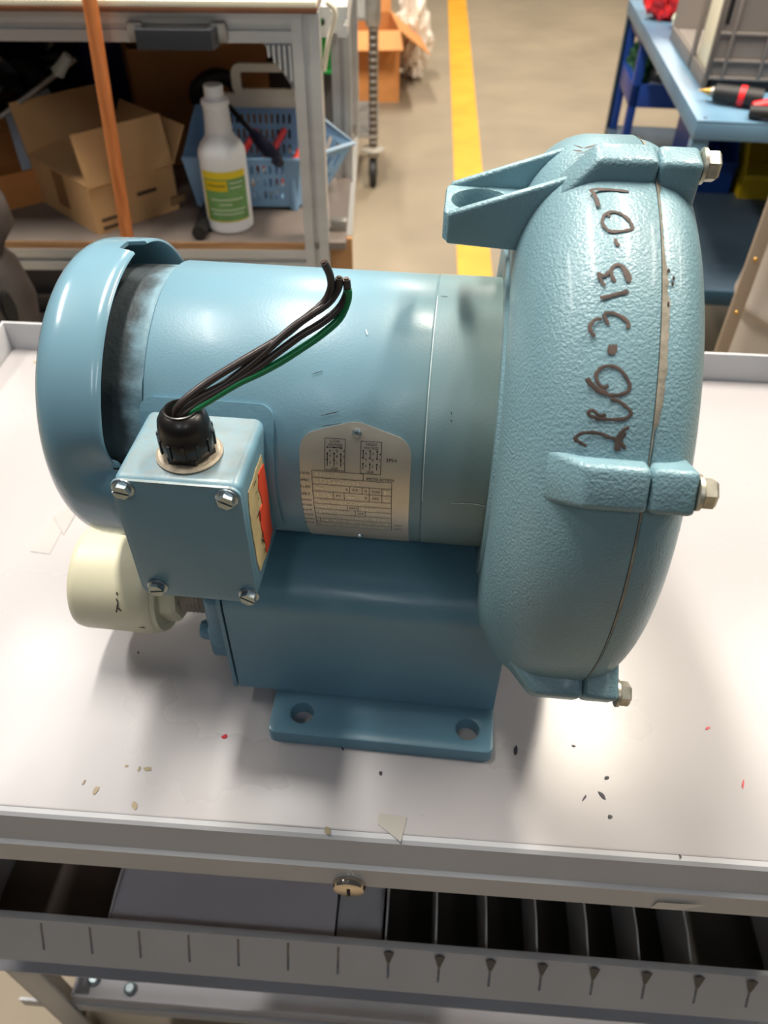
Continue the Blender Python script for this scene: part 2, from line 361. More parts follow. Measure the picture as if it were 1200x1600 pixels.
# ================================================================== BLOWER
BYAW = R_(-5.6); AX = .2010
BO = Vector((.022, .3946, CT)); BA = Vector((math.cos(BYAW), math.sin(BYAW), 0)); BB = Vector((-math.sin(BYAW), math.cos(BYAW), 0))
blow = empty('blower', BO, BYAW, 'light blue electric ring blower with motor, terminal box and round cast housing on the cart', 'blower')
def inb(q): d = q - BO; return Vector((d.dot(BA), d.dot(BB), d.z))
def b_cyl(px, py, R):
    d = ray(px, py); o = inb(CP); dd = Vector((d.dot(BA), d.dot(BB), d.z)); oz = o.z - AX
    q = dd.y ** 2 + dd.z ** 2; h = o.y * dd.y + oz * dd.z; c = o.y ** 2 + oz ** 2 - R * R
    t = (-h - math.sqrt(max(0, h * h - q * c))) / q; P = o + dd * t
    return P.x, math.atan2(P.z - AX, -P.y)
def b_a(px, py, a):
    d = ray(px, py); o = inb(CP); t = (a - o.x) / d.dot(BA); return o + Vector((d.dot(BA), d.dot(BB), d.z)) * t
def b_b(px, py, b):
    d = ray(px, py); o = inb(CP); t = (b - o.y) / d.dot(BB); return o + Vector((d.dot(BA), d.dot(BB), d.z)) * t
def cyl(a, t, R): return (a, -R * math.cos(t), AX + R * math.sin(t))
RM = .0825; AXC = (0, AX)

# --- motor body, end bracket, end bell, fan cover
revx('motor_body', [(-.150, .06), (-.147, .0815), (-.146, RM), (.0055, RM), (.0065, RM - .0006)], M_motor, blow, 128, AXC, ang=50)
revx('end_bracket', [(.0065, RM - .0006), (.0072, RM + .0003), (.05, RM + .0003)], M_motor, blow, 128, AXC, ang=50)
def bell(a, rr, t):
    d = math.degrees(t) % 360
    if 33 < d < 42 and rr > .078 and a > -.176: rr += .0016
    return a, rr
revx('end_bell', [(-.19, .05), (-.188, .0775), (-.176, .0790), (-.150, .0795), (-.1475, .0808), (-.147, .07)], M_bell, blow, 128, AXC, bell)
def notch(a, rr, t):
    d = (math.degrees(t) + 180) % 360 - 180
    for c0 in (98, 5, -90, 190):
        dd = abs((d - c0 + 180) % 360 - 180)
        if c0 == 98 and dd < 6 and a > -.180: a = min(a, -.1755)
        if c0 != 98:
            g = math.exp(-(dd / 8) ** 2 - ((a + .168) / .013) ** 2); rr -= .009 * g
    return a, rr
cov = [(-.200, .0895), (-.186, .0915), (-.1665, .0918), (-.1655, .0926), (-.1665, .0940), (-.172, .0942), (-.180, .0940), (-.190, .0936)]
for i in range(1, 10):
    t = R_(90 * i / 9); cov.append((-.190 - .0185 * math.sin(t), .0936 - .0185 * (1 - math.cos(t))))
cov += [(-.2105, .068), (-.2130, .055), (-.2140, .03), (-.2140, .0005)]
fc = revx('fan_cover', cov, M_cover, blow, 180, AXC, notch, ang=60)
# slotted cover screw in its dimple
sx_, st_ = -.1665, R_(5)
scr = revz('cover_screw', [(.0045, 0), (.0045, .0012), (.003, .0022)], M_base, blow, 20)
def on_cyl_matrix(a, t, R):
    n = Vector((0, -math.cos(t), math.sin(t))); x = Vector((1, 0, 0)); y = n.cross(x)
    mm = Matrix((x, y, n)).transposed().to_4x4(); mm.translation = Vector(cyl(a, t, R)); return mm
scr.matrix_local = on_cyl_matrix(-.1668, st_, .0828)
box('screw_slot', (-.0042, .0042), (-.0005, .0005), (.0018, .0024), M_dark, scr)

# --- cast housing (motor side) and cover half
def arc(a0, r0, ra, rr, n=14): return [(a0 + ra * (1 - math.cos(math.pi / 2 * i / n)), r0 - rr * (1 - math.sin(math.pi / 2 * i / n))) for i in range(n + 1)]
hp = [(.044, .080)] + [(.044, .09)] + arc(.044, .1600, .038, .05) + [(.1022, .1602), (.1028, .1594), (.1030, .150)]
hous = revx('housing', hp, M_cast, blow, 160, AXC, ang=60)
cp = [(.1030, .150), (.1034, .1575), (.1045, .1585)] + [(2 * .1312 - a, rr) for a, rr in reversed(arc(.1312, .1585, .0265, .04))] + [(.1312, .10), (.1312, .001)]
covr = revx('housing_cover', cp, M_cast, blow, 160, AXC, ang=60)
# raised pad on the motor-side face
pv = []; pf = []
revx('face_step', [(.044, .10), (.0425, .098), (.0425, .086), (.044, .083)], M_cast, blow, 96, AXC)
# sealant squeezed out along the seam (uneven edge)
g = random.Random(3); N = 200; wv = [0] * N; k = 0
for i in range(N): k = .8 * k + .2 * g.uniform(-1, 1); wv[i] = k
v = []; f = []; t0, t1 = R_(-40), R_(112)
for i in range(N):
    t = t0 + (t1 - t0) * i / (N - 1); wd = .0024 + .0025 * wv[i] + .0012 * math.sin(9 * t)
    wd = max(.0006, wd) * (1 if t > R_(36) else .35); v += [cyl(.1027, t, .1602), cyl(.1031 + wd * .4, t, .1596), cyl(.1031 + wd, t, .1586)]
for i in range(N - 1):
    for j in range(2): f.append((3 * i + j, 3 * i + j + 1, 3 * i + 4 + j, 3 * i + 3 + j))
obj('seam_sealant', v, f, M_seal, blow)
# bolt bosses on both halves and hexagon bolts
box('tray_floor_sheet', (.003, TX1 - .003), (TY + .006, .44), (TZ0 + .002, TZ0 + .006), M_rub, cart)
box('tray_floor_sheet', (TX0 + .003, -.246), (TY + .006, .44), (TZ0 + .002, TZ0 + .006), mat('dark_brown_sheet', (58, 46, 38), .7), cart)  # dark brown sheet over the left part of the tray floor
def boss(t, w0=.0110, h=.0092):
    def blk(name, a0, a1, slope, hh, ww, par):
        R0 = .150 if name == 'boss' else .122; pts = []
        for R, da, wk in ((R0, 0, 1.12), (.160 + hh, slope, .86)):
            for a, s in ((a0 + da, -1), (a1, -1), (a1, 1), (a0 + da, 1)):
                tt = t; n = Vector((0, -math.cos(tt), math.sin(tt))); y = Vector((0, math.sin(tt), math.cos(tt)))
                q = Vector((a, 0, AX)) + n * R + y * (s * ww * wk); pts.append(q)
        hexa(name, pts, M_cast, par, .0028, 3)
    blk('boss', .060, .1028, .016, h, w0, blow)
    blk('cover_boss', .1033, .1225, 0, h - .0005, w0 + .0003, blow)
    n = Vector((0, -math.cos(t), math.sin(t))); c = Vector((.1225, 0, AX)) + n * .1635
    bt = revz('bolt', [(.0078, 0), (.0078, .0016), (.0062, .0022)], M_boltm, blow, 24)
    bt.matrix_local = Matrix.Translation(c) @ Matrix.Rotation(R_(90), 4, 'Y')
    revz('bolt_head', [(.0060, .0018), (.0068, .0026), (.0068, .0068), (.0056, .0080)], M_boltm, bt, 6, ang=20)
for d, wd_ in ((82.5, .0098), (27, .011), (-29, .011), (136, .011), (190, .011), (244, .011)): boss(R_(d), wd_)
# lifting lug: eye plate with two rising side ribs
zl = .134 + AX
prism('lug_plate', rrect(.0075, .066, -.0205, .0205, .006), [circ(.0258, 0, .0146, 28)], zl - .014, zl, M_cast, blow, .0018)
for s in (-1, 1):
    b0, b1 = (.0165 * s, .0215 * s)
    b0, b1 = min(b0, b1), max(b0, b1)
    hexa('lug_rib', [(.0095, b0, zl - .015), (.064, b0, zl - .018), (.064, b1, zl - .018), (.0095, b1, zl - .015), (.0095, b0, zl + .0005), (.066, b0, zl + .0205), (.066, b1, zl + .0205), (.0095, b1, zl + .0005)], M_cast, blow, .0018, 3)
prism('lug_web', [(.04, zl - .014), (.066, zl - .014), (.066, zl + .018), (.058, zl + .014), (.049, zl - .002)], [], -.017, .017, M_cast, blow, fn=lambda q: (q.x, q.z, q.y))

# --- base manifold, end plate, foot
MB = .0935; mt, mbz = AX - .075, AX - .1865
prf = [(-MB, mbz)]
for i in range(9):
    t = R_(90 * i / 8); prf.append((-MB + .030 * (1 - math.cos(t)), mt - .024 * (1 - math.sin(t))))
prf += [(-y, z) for y, z in reversed(prf)]
def loft_x(name, prof, x0, x1, ma, par, bev=0):
    n = len(prof); v = [(x0, y, z) for y, z in prof] + [(x1, y, z) for y, z in prof]
    f = [(i, (i + 1) % n, n + (i + 1) % n, n + i) for i in range(n)] + [tuple(range(n)), tuple(range(n, 2 * n))]
    return obj(name, v, f, ma, par)
loft_x('manifold', prf, -.1165, .066, M_base, blow)
prf2 = [(y * 1.006, z + (.0008 if z > AX - .13 else -.0006)) for y, z in prf]
loft_x('end_plate', prf2, -.1205, -.1178, M_base, blow)
prism('foot', rrect(-.090, .0665, -.126, .126, .006), [circ(-.068, -.1085, .0078), circ(.0485, -.1090, .0078), circ(-.068, .1085, .0078), circ(.0485, .1090, .0078)], 0.0, .012, M_base, blow, .002)
hexa('foot_gusset', [(-.088, -.090, .011), (.066, -.090, .011), (.066, .090, .011), (-.088, .090, .011), (-.088, -.088, .020), (.066, -.088, .020), (.066, .088, .020), (-.088, .088, .020)], M_base, blow)
# drain boss with plug at the manifold end
box('port_boss', (-.141, -.1195), (-.075, -.047), (AX - .181, AX - .148), M_base, blow, .004, 3)
revx('port_plug', [(-.150, .0001), (-.150, .0065), (-.147, .0078), (-.140, .0078)], M_base, blow, 20, (-.061, AX - .166))
box('port_flange', (-.139, -.1195), (-.078, -.004), (AX - .168, AX - .111), M_base, blow, .006, 3)
# cream pipe fitting on a threaded nipple
PC = (-.042, AX - .140)
th = []
for i in range(9): x = -.163 + i * .0032; th += [(x, .0185), (x + .0016, .0200)]
revx('threaded_nipple', [(-.172, .0185)] + th + [(-.130, .0195)], M_pvcdark, blow, 48, PC, ang=20)
fit = revx('pipe_fitting', [(-.236, .0300), (-.2365, .0345), (-.2355, .0365), (-.231, .0375), (-.186, .0378), (-.180, .0368), (-.1765, .0342), (-.1755, .031), (-.1755, .0255)], M_pvc, blow, 64, PC, ang=60)
revx('fitting_face', [(-.236, .0300), (-.236, .0005)], M_pvc, fit, 64, PC)
revx('fitting_hub', [(-.1765, .0285), (-.166, .0275), (-.1635, .0255), (-.1635, .0195)], M_pvc, fit, 8, PC, ang=20)
revx('fitting_ring', [(-.1768, .0362), (-.1742, .0350), (-.1742, .0300), (-.1768, .0290)], M_pvc, fit, 64, PC)
# scribbled mark on the pipe
def strokes_on_x(name, lst, R, c, ma, par, wd):
    v = []; f = []
    for st in lst:
        pts = []
        for px, py in st:
            d = ray(px, py); o = inb(CP); dd = Vector((d.dot(BA), d.dot(BB), d.z)); oy, oz = o.y - c[0], o.z - c[1]
            q = dd.y ** 2 + dd.z ** 2; h = oy * dd.y + oz * dd.z; cc = oy ** 2 + oz ** 2 - R * R
            t = (-h - math.sqrt(max(0, h * h - q * cc))) / q; P = o + dd * t; pts.append(Vector((P.x, R * math.atan2(P.z - c[1], -(P.y - c[0])), 0)))
        pts = spline(pts, 5) if len(pts) > 2 else spline(pts, 3); b0 = len(v); n = len(pts)
        gg = random.Random(n * 7 + len(v))
        for i, q in enumerate(pts):
            d = (pts[min(i + 1, n - 1)] - pts[max(i - 1, 0)]).normalized(); s = Vector((-d.y, d.x, 0)); ww = wd * (.75 + .5 * gg.random()) * (.6 if i in (0, n - 1) else 1)
            for k in (-1, -.33, .33, 1): a = q + s * ww * k; rr = R + (.0002 if abs(k) > .9 else .0003); t = a.y / R; v.append((a.x, c[0] - rr * math.cos(t), c[1] + rr * math.sin(t)))
        for i in range(n - 1):
            for k in range(3): f.append((b0 + 4 * i + k, b0 + 4 * i + k + 1, b0 + 4 * i + k + 5, b0 + 4 * i + k + 4))
    return obj(name, v, f, ma, par, fix=False)
z7 = lambda x, y: (90 + x / 3, 780 + y / 3)
strokes_on_x('scribble', [[z7(275, 465), z7(283, 490), z7(275, 530)], [z7(275, 500), z7(300, 525)], [z7(380, 600), z7(415, 603)], [z7(278, 435), z7(280, 450)]], .0378, PC, M_mark, fit, .0006)

# handwriting on the housing
z3 = lambda x, y: (860 + x / 4.2857, 200 + y / 4.2857)
z4 = lambda x, y: (860 + x / 4.2857, 460 + y / 4.2857)
wr = [[z3(528, 428), z3(400, 414), z3(275, 416), z3(300, 455), z3(330, 530)], [z3(285, 425), z3(305, 475), z3(318, 525)],
      [z3(400, 595), z3(372, 575), z3(348, 612), z3(352, 650), z3(395, 690), z3(460, 693), z3(545, 675), z3(530, 625), z3(480, 580), z3(420, 562), z3(375, 572)],
      [z3(435, 742), z3(442, 770), z3(462, 790)], [z3(438, 770), z3(455, 788)],
      [z3(368, 1058), z3(340, 1025), z3(322, 975), z3(362, 992), z3(402, 955), z3(412, 995), z3(432, 1030)], [z3(400, 955), z3(432, 920), z3(475, 922), z3(512, 962), z3(532, 1010), z3(520, 1035)], [z3(478, 925), z3(500, 975), z3(520, 1030)],
      [z3(330, 1135), z3(400, 1125), z3(520, 1088)], [z3(340, 1142), z3(420, 1120), z3(525, 1098)],
      [z4(298, 285), z4(270, 245), z4(264, 210), z4(300, 170), z4(345, 165)], [z4(285, 270), z4(262, 230), z4(285, 180)], [z4(352, 132), z4(372, 172), z4(390, 205)], [z4(358, 130), z4(410, 125), z4(475, 150), z4(522, 192), z4(515, 230)],
      [z4(398, 335), z4(390, 400)], [z4(420, 335), z4(408, 405)], [z4(440, 335), z4(425, 400)],
      [z4(238, 565), z4(275, 612), z4(345, 655), z4(420, 677), z4(500, 660), z4(532, 622), z4(510, 560), z4(460, 500), z4(400, 480), z4(345, 490), z4(307, 530), z4(312, 580), z4(350, 622), z4(390, 612)], [z4(250, 560), z4(300, 620), z4(380, 660)],
      [z4(400, 700), z4(462, 718), z4(525, 770), z4(540, 800), z4(500, 832), z4(420, 838), z4(325, 830), z4(255, 805), z4(278, 775), z4(330, 812), z4(372, 802)],
      [z4(242, 1015), z4(195, 990), z4(165, 965), z4(205, 932), z4(262, 925), z4(332, 932), z4(392, 957), z4(445, 975), z4(505, 1035)], [z4(440, 1050), z4(442, 1000), z4(465, 930), z4(525, 888)], [z4(455, 1050), z4(465, 990), z4(500, 925)],
      [z3(160, 118), z3(220, 138)], [z3(150, 152), z3(215, 158)], [z3(225, 140), z3(310, 114)], [z3(330, 118), z3(400, 114)]]
for i0, i1 in ((0, 2), (2, 3), (3, 5), (5, 8), (8, 10), (10, 14), (14, 17), (17, 19), (19, 20), (20, 23), (23, 27)):
    strokes_on_x('handwritten_mark', wr[i0:i1], .1603, AXC, M_mark, hous, .0008)
# dark pin holes along the seam
for q in (z3(790, 962), z3(822, 1012), z3(815, 1048), z3(762, 1110), z4(785, 70)):
    a, t = b_cyl(*q, .1585); o = revz('casting_pit', [(.0005, 0), (.0012, .0004), (.0006, .0007)], M_dirt, covr, 8); o.matrix_local = on_cyl_matrix(a, t, .1588) @ Matrix.Diagonal((.5, 1.1, 1, 1))

# --- terminal box
A0, A1, B0, B1, Z0, Z1 = -.1440, -.0795, -.1285, -.055, AX - .0435, AX + .0410
tb = box('terminal_box', (A0, A1), (B0, B1), (Z0, Z1), M_box, blow, .005, 4)
prism('cover_plate', rrect(A0 - .0005, A1 + .0005, Z0 - .0005, Z1 + .0005, .006), [], 0, .0018, M_box, tb, .0007, fn=lambda q: (q.x, B0 - q.z, q.y))
hexs = None
for px, py in ((190, 767), (353, 783), (245, 920), (388, 934)):
    c = b_b(px, py, B0 - .004)
    MS = Matrix.Translation((c.x, B0 - .0018, c.z)) @ Matrix.Rotation(R_(90), 4, 'X') @ Matrix.Rotation(rnd.uniform(-.6, .6), 4, 'Z'); s = revz('box_screw', [(.0058, 0), (.0058, .0008), (.0050, .0014), (.0042, .0014)], M_steel, tb, 20, fn=lambda q, MS=MS: MS @ Vector(q))
    v = []
    bm = bmesh.new()
    hexa_pts = [(.0043 * math.cos(R_(60 * i)), .0043 * math.sin(R_(60 * i))) for i in range(6)]
    # slotted hexagon head: two halves with a slot between
    mm = MS
    for sgn in (1, -1):
        half = [q for q in [(.0043, .0006 * sgn), (.0022, .0037 * sgn), (-.0022, .0037 * sgn), (-.0043, .0006 * sgn)]]
        vs = [bm.verts.new((x, y, z)) for z in (.001, .0042) for x, y in half]
        for fidx in ((0, 1, 2, 3), (4, 5, 6, 7), (0, 1, 5, 4), (1, 2, 6, 5), (2, 3, 7, 6), (3, 0, 4, 7)): bm.faces.new([vs[i] for i in fidx])
    bm_box(bm, (-.004, .004), (-.0007, .0007), (.001, .0028))
    for q in bm.verts: q.co = mm @ q.co
    bobj('screw_head', bm, M_steel, tb, smooth=False)
# mounting flange lying on the motor shell
def cyl_patch(name, outline, R, th_, ma, par, n=1):
    """outline in (a, angle); built as strips so it follows the shell"""
    a_s = sorted(set(round(a, 6) for a, _ in outline)); v = []; f = []
    return None
def strip_patch(name, a_list, lo, hi, R, thick, ma, par, rows=24):
    v = []; f = []; n = len(a_list)
    for R2 in (R + thick, R):
        for a in a_list:
            l, h = lo(a), hi(a)
            for j in range(rows + 1): v.append(cyl(a, l + (h - l) * j / rows, R2))
    k = rows + 1; off = n * k
    for i in range(n - 1):
        for j in range(rows):
            f.append((i * k + j, (i + 1) * k + j, (i + 1) * k + j + 1, i * k + j + 1))
        f.append((i * k, (i + 1) * k, off + (i + 1) * k, off + i * k)); f.append((i * k + rows, off + i * k + rows, off + (i + 1) * k + rows, (i + 1) * k + rows))
    for j in range(rows):
        f.append((j, j + 1, off + j + 1, off + j)); q = (n - 1) * k; f.append((q + j, off + q + j, off + q + j + 1, q + j + 1))
    return obj(name, v, f, ma, par, ang=40)
fa0, fa1 = -.1480, -.0745
def corner(a, rr=.008):
    e = min(a - fa0, fa1 - a); return 0 if e >= rr else rr - math.sqrt(max(0, rr * rr - (rr - e) ** 2))
als = [fa0 + (fa1 - fa0) * (i / 40) for i in range(41)]; als = [fa0, fa0 + .0005, fa0 + .001] + als[1:-1] + [fa1 - .001, fa1 - .0005, fa1]
strip_patch('mounting_flange', als, lambda a: R_(-28) + corner(a) / RM, lambda a: R_(34.5) - corner(a) / RM, RM, .0022, M_base, blow)
# torn sticker on the box side
z6 = lambda x, y: (360 + x / 5.717, 680 + y / 5.714)
def side_pts(pts, n_j=0, seed=1, jit=.0):
    out = []; gg = random.Random(seed)
    for i, q in enumerate(pts):
        c = b_a(*z6(*q), A1); c2 = b_a(*z6(*pts[(i + 1) % len(pts)]), A1)
        for k in range(n_j + 1):
            t = k / (n_j + 1); y, z = c.y + (c2.y - c.y) * t, c.z + (c2.z - c.z) * t
            out.append((y + (gg.uniform(-jit, jit) if k else 0), z + (gg.uniform(-jit, jit) if k else 0)))
    return out
prism('sticker', side_pts([(268, 172), (240, 260), (155, 510), (165, 690), (200, 930), (240, 1150), (262, 1215), (318, 1060), (368, 850), (345, 660), (322, 490), (285, 250)], 3, 4, .0008), [], A1, A1 + .0005, M_stk, tb, fn=lambda q: (q.z, q.x, q.y), smooth=False)
prism('sticker_top_layer', side_pts([(282, 255), (235, 350), (240, 480), (278, 605), (243, 700), (272, 850), (300, 960), (316, 1050), (366, 850), (340, 660), (320, 490), (297, 330)], 3, 9, .0008), [], A1, A1 + .0009, M_orange, tb, fn=lambda q: (q.z, q.x, q.y), smooth=False)
v = []; f = []
for st in ([(228, 405), (212, 450)], [(265, 640), (260, 680), (244, 725)], [(262, 670), (275, 765)], [(290, 862), (296, 890), (282, 925), (300, 950), (296, 925), (304, 965)], [(310, 1005), (316, 1045)], [(236, 500), (240, 510)], [(248, 560), (250, 572)]):
    P = [b_a(*z6(*q), A1 + .0011) for q in st]
    for i in range(len(P) - 1):
        d = (P[i + 1] - P[i]).normalized(); s = Vector((0, -d.z, d.y)) * .0005; b0 = len(v); v += [P[i] - s, P[i] + s, P[i + 1] + s, P[i + 1] - s]; f.append((b0, b0 + 1, b0 + 2, b0 + 3))
obj('sticker_writing', v, f, M_ink, tb, smooth=False, fix=False)
# cable gland
GC = (-.1105, -.1060, Z1)
revz('gland_washer', [(.0165, 0), (.0168, .0012), (.0155, .0022), (.010, .0022)], M_washer, blow, 40, GC)
gl = revz('cable_gland', [(.0138, .002), (.0138, .0052), (.0132, .0056)], M_black, blow, 6, GC, ang=20)
revz('gland_nut', [(.0128, .005), (.0136, .006), (.0136, .0135), (.0130, .0150), (.0128, .019), (.0122, .0225), (.0105, .0255), (.0085, .0268), (.0085, .0278), (.0078, .0280), (.0070, .0268), (.0066, .0200)], M_black, gl, 40, GC, ang=40, cap=False)
for i in range(12):
    t = R_(30 * i + 10); mmx = Matrix.Translation(GC) @ Matrix.Rotation(t, 4, 'Z')
    bm = bmesh.new(); bm_box(bm, (.0128, .0142), (-.0009, .0009), (.0062, .0142), mmx); bobj('gland_rib', bm, M_black, gl, smooth=False)
# lead wires
def wire_pt(px, py, off=0):
    b = -.107 + (px - 283) / 258 * .050 + off; return b_b(px, py, b)
base_in = Vector((GC[0], GC[1], Z1 + .012))
W = [([(276, 641), (290, 624), (325, 597), (373, 567), (435, 530), (470, 503), (505, 474), (517, 450), (515, 429), (506, 410)], M_wire),
     ([(280, 646), (304, 624), (350, 600), (400, 562), (452, 516), (484, 493), (513, 473), (528, 451), (530, 434)], M_wire),
     ([(284, 649), (315, 626), (365, 597), (405, 572), (440, 546), (472, 523), (506, 502), (530, 481), (542, 457), (541, 436)], M_wire),
     ([(296, 645), (333, 622), (373, 598), (405, 583), (437, 566), (470, 545), (502, 523), (530, 498), (543, 470), (544, 452)], M_green)]
for i, (pp, mm_) in enumerate(W):
    P = [wire_pt(*q, off=(-.001 * i)) for q in pp]; j = Vector(((i % 2 - .5) * .005, (i // 2 - .5) * .005, 0))
    P = [base_in + j, base_in + j + Vector((0, 0, .010))] + P
    wobj = tube('lead_wire', spline(P, 7), .00195, mm_, blow, 12)
    if mm_ is M_green: wobj['label'] = 'green lead wire'
    d = (P[-1] - P[-2]).normalized(); tube('copper_end', [P[-1] - d * .001, P[-1] + d * .0006], .0012, M_copper, wobj, 10)

# --- nameplate
pa0, pa1 = -.0606, .0000; pm = (pa0 + pa1) / 2; PR = RM + .0003
def ptop(a):
    x = abs(a - pm) / (pa1 - pm); peak = 30.3 - 6.4 * max(0, x - .08); 
    e = (1 - x) * (pa1 - pm); rr = .008
    dz = 0 if e > rr else (rr - math.sqrt(max(0, rr * rr - (rr - e) ** 2)))
    return R_(peak) - dz / RM
als = [pa0 + (pa1 - pa0) * i / 60 for i in range(61)]
npl = strip_patch('nameplate', als, lambda a: R_(-38), ptop, PR, .0007, M_plate, blow, rows=30)
zn = lambda x, y: (455 + x / 6, 655 + y / 6)
PRT = PR + .0010
def pl(x, y): a, t = b_cyl(*zn(x, y), PRT); return a, t * PRT
def on_plate(a, s, h=0): t = s / PRT; return cyl(a, t, PRT + h)
pv, pf = [], []
def add_line(p0, p1, wd=.00014, dst=None):
    V, F = dst if dst else (pv, pf)
    (x0, y0), (x1, y1) = p0, p1; L = math.hypot(x1 - x0, y1 - y0); n = max(1, int(L / .003)); nx, ny = -(y1 - y0) / L * wd, (x1 - x0) / L * wd; b0 = len(V)
    for i in range(n + 1):
        t = i / n; x, y = x0 + (x1 - x0) * t, y0 + (y1 - y0) * t; V.append(on_plate(x + nx, y + ny)); V.append(on_plate(x - nx, y - ny))
    for i in range(n): F.append((b0 + 2 * i, b0 + 2 * i + 1, b0 + 2 * i + 3, b0 + 2 * i + 2))
_tc = {}
def glyphs(s):
    if s not in _tc:
        c = bpy.data.curves.new('t', 'FONT'); c.body = s; c.size = 1; c.resolution_u = 3; o = bpy.data.objects.new('t', c); COL.objects.link(o)
        dg = bpy.context.evaluated_depsgraph_get(); me = bpy.data.meshes.new_from_object(o.evaluated_get(dg))
        vv = [(q.co.x, q.co.y) for q in me.vertices]; ff = [tuple(pq.vertices) for pq in me.polygons]
        bpy.data.objects.remove(o); bpy.data.curves.remove(c); bpy.data.meshes.remove(me); _tc[s] = (vv, ff)
    return _tc[s]
def add_text(s, a0, a1, s0, s1, h=0, dst=None):
    V, F = dst if dst else (pv, pf); vv, ff = glyphs(s)
    if s == '1': a0, a1 = a0 + (a1 - a0) * .35, a0 + (a1 - a0) * .65
    if s in ('-', '--'): s0, s1 = s0 + (s1 - s0) * .42, s0 + (s1 - s0) * .62
    xs = [q[0] for q in vv]; ys = [q[1] for q in vv]; x0, x1, y0, y1 = min(xs), max(xs), min(ys), max(ys); b0 = len(V)
    for x, y in vv: V.append(on_plate(a0 + (a1 - a0) * (x - x0) / max(1e-9, x1 - x0), s0 + (s1 - s0) * (y - y0) / max(1e-9, y1 - y0), h))
    for q in ff: F.append(tuple(b0 + i for i in q))
def text_px(s, xl, yt, xr, yb, h=0, dst=None):
    a0, s1 = pl(xl, yt); _, s0 = pl(xl, yb); a1, _ = pl(xr, (yt + yb) / 2); add_text(s, a0, a1, s0, s1, h, dst)
def rect_a(a0, a1, s0, s1): 
    add_line((a0, s0), (a1, s0)); add_line((a0, s1), (a1, s1)); add_line((a0, s0), (a0, s1)); add_line((a1, s0), (a1, s1))
# wiring diagrams
def diagram(x0, x1, y0, y1, head, low):
    a0, s1 = pl(x0, y0); a1, _ = pl(x1, y0 + 10); _, s0 = pl(x0, y1); rect_a(a0, a1, s0, s1); W_ = a1 - a0; H_ = s1 - s0
    add_text(head, a0 + .25 * W_, a1 - .25 * W_, s1 - .12 * H_, s1 - .04 * H_); add_text('VOLTAGE', a0 + .14 * W_, a1 - .14 * W_, s1 - .23 * H_, s1 - .15 * H_)
    add_text('LINE', a0 + .3 * W_, a1 - .35 * W_, s0 + .03 * H_, s0 + .10 * H_)
    def dot(x, y): 
        cx, cy = a0 + x * W_, s0 + y * H_; b0 = len(pv)
        for i in range(8): t = math.pi / 4 * i; pv.append(on_plate(cx + .0005 * math.cos(t), cy + .0005 * math.sin(t)))
        pf.append(tuple(range(b0, b0 + 8)))
    def ln(x, y, x2, y2): add_line((a0 + x * W_, s0 + y * H_), (a0 + x2 * W_, s0 + y2 * H_), .00018)
    def num(s, x, y): add_text(s, a0 + x * W_, a0 + (x + .08) * W_, s0 + y * H_, s0 + (y + .07) * H_)
    if low:
        ln(.12, .73, .82, .73); [dot(x, .73) for x in (.12, .46, .82)]
        for k, (n1, n2, n3) in enumerate((('6', '9', '3'), ('5', '8', '2'), ('4', '7', '1'))):
            x = .12 + .34 * k; ln(x, .54, x, .14); dot(x, .54); dot(x, .34); num(n1, x + .1, .60); num(n2, x + .1, .43); num(n3, x + .1, .22)
    else:
        for k, (n1, n2, n3) in enumerate((('6', '9', '3'), ('5', '8', '2'), ('4', '7', '1'))):
            x = .12 + .34 * k; ln(x, .72, x, .50); dot(x, .72); dot(x, .50); ln(x, .32, x, .14); dot(x, .32); num(n1, x + .1, .61); num(n2, x + .1, .42); num(n3, x + .1, .22)
diagram(317, 507, 175, 475, 'LOW', True); diagram(655, 850, 205, 510, 'HIGH', False)
text_px('3PH', 888, 368, 985, 402)
text_px('AMETEK ROTRON', 700, 548, 962, 572)
# table grid: one row every few millimetres
_, sT = pl(200, 480); aL, _ = pl(200, 640); aR, _ = pl(938, 800); _, sB = pl(230, 985); aM, _ = pl(675, 550)
rows_px = [480, 545, 608, 672, 738, 786, 832, 876, 918, 952, 985]
ss = [pl(215, y)[1] for y in rows_px]
add_line((aL, ss[0]), (aM, ss[0])); add_line((aM, ss[0]), (aM, ss[1])); add_line((aL, ss[0]), (aL, ss[-1])); add_line((aR, ss[1]), (aR, ss[-1]))
for q in ss[1:]: add_line((aL, q), (aR, q))
def vline(fr, i, j): x = aL + (aR - aL) * fr; add_line((x, ss[i]), (x, ss[j]))
for fr, i, j in ((.47, 2, 3), (.63, 2, 3), (.72, 2, 4), (.88, 2, 4), (.26, 3, 4), (.40, 3, 4), (.43, 5, 6), (.57, 5, 6), (.53, 6, 7), (.66, 6, 7), (.06, 8, 9)): vline(fr, i, j)
Ww = aR - aL
def cell(s, x0, x1, i, pad=.3, dst=None, h=0):
    hgt = ss[i] - ss[i + 1]; add_text(s, aL + Ww * x0, aL + Ww * x1, ss[i + 1] + hgt * pad, ss[i] - hgt * pad, h, dst)
for i, s in enumerate(('CAT#', 'SPEC.', 'F.L.EFF', 'SER.F.', 'RATING', 'PHASE', 'R.P.M.', 'VOLTS', 'AMPS', 'HZ')): cell(s, -.15, -.03, i, .33)
for s, x0, x1, i in (('%', .42, .45, 2), ('P.F.', .51, .59, 2), ('0', .66, .69, 2), ('CLASS', .75, .86, 2), ('P.F.', .30, .37, 3), ('%', .66, .69, 3), ('DES.', .76, .85, 3), ('RPM', .46, .55, 5), ('TEMP', .56, .64, 6)): cell(s, x0, x1, i, .33)
for i in range(8, 10):
    cell('AMPS', 1.04, 1.14, i, .36)
obj('printed_text', pv, pf, M_ink, npl, smooth=False, fix=False)
ev, ef = [], []
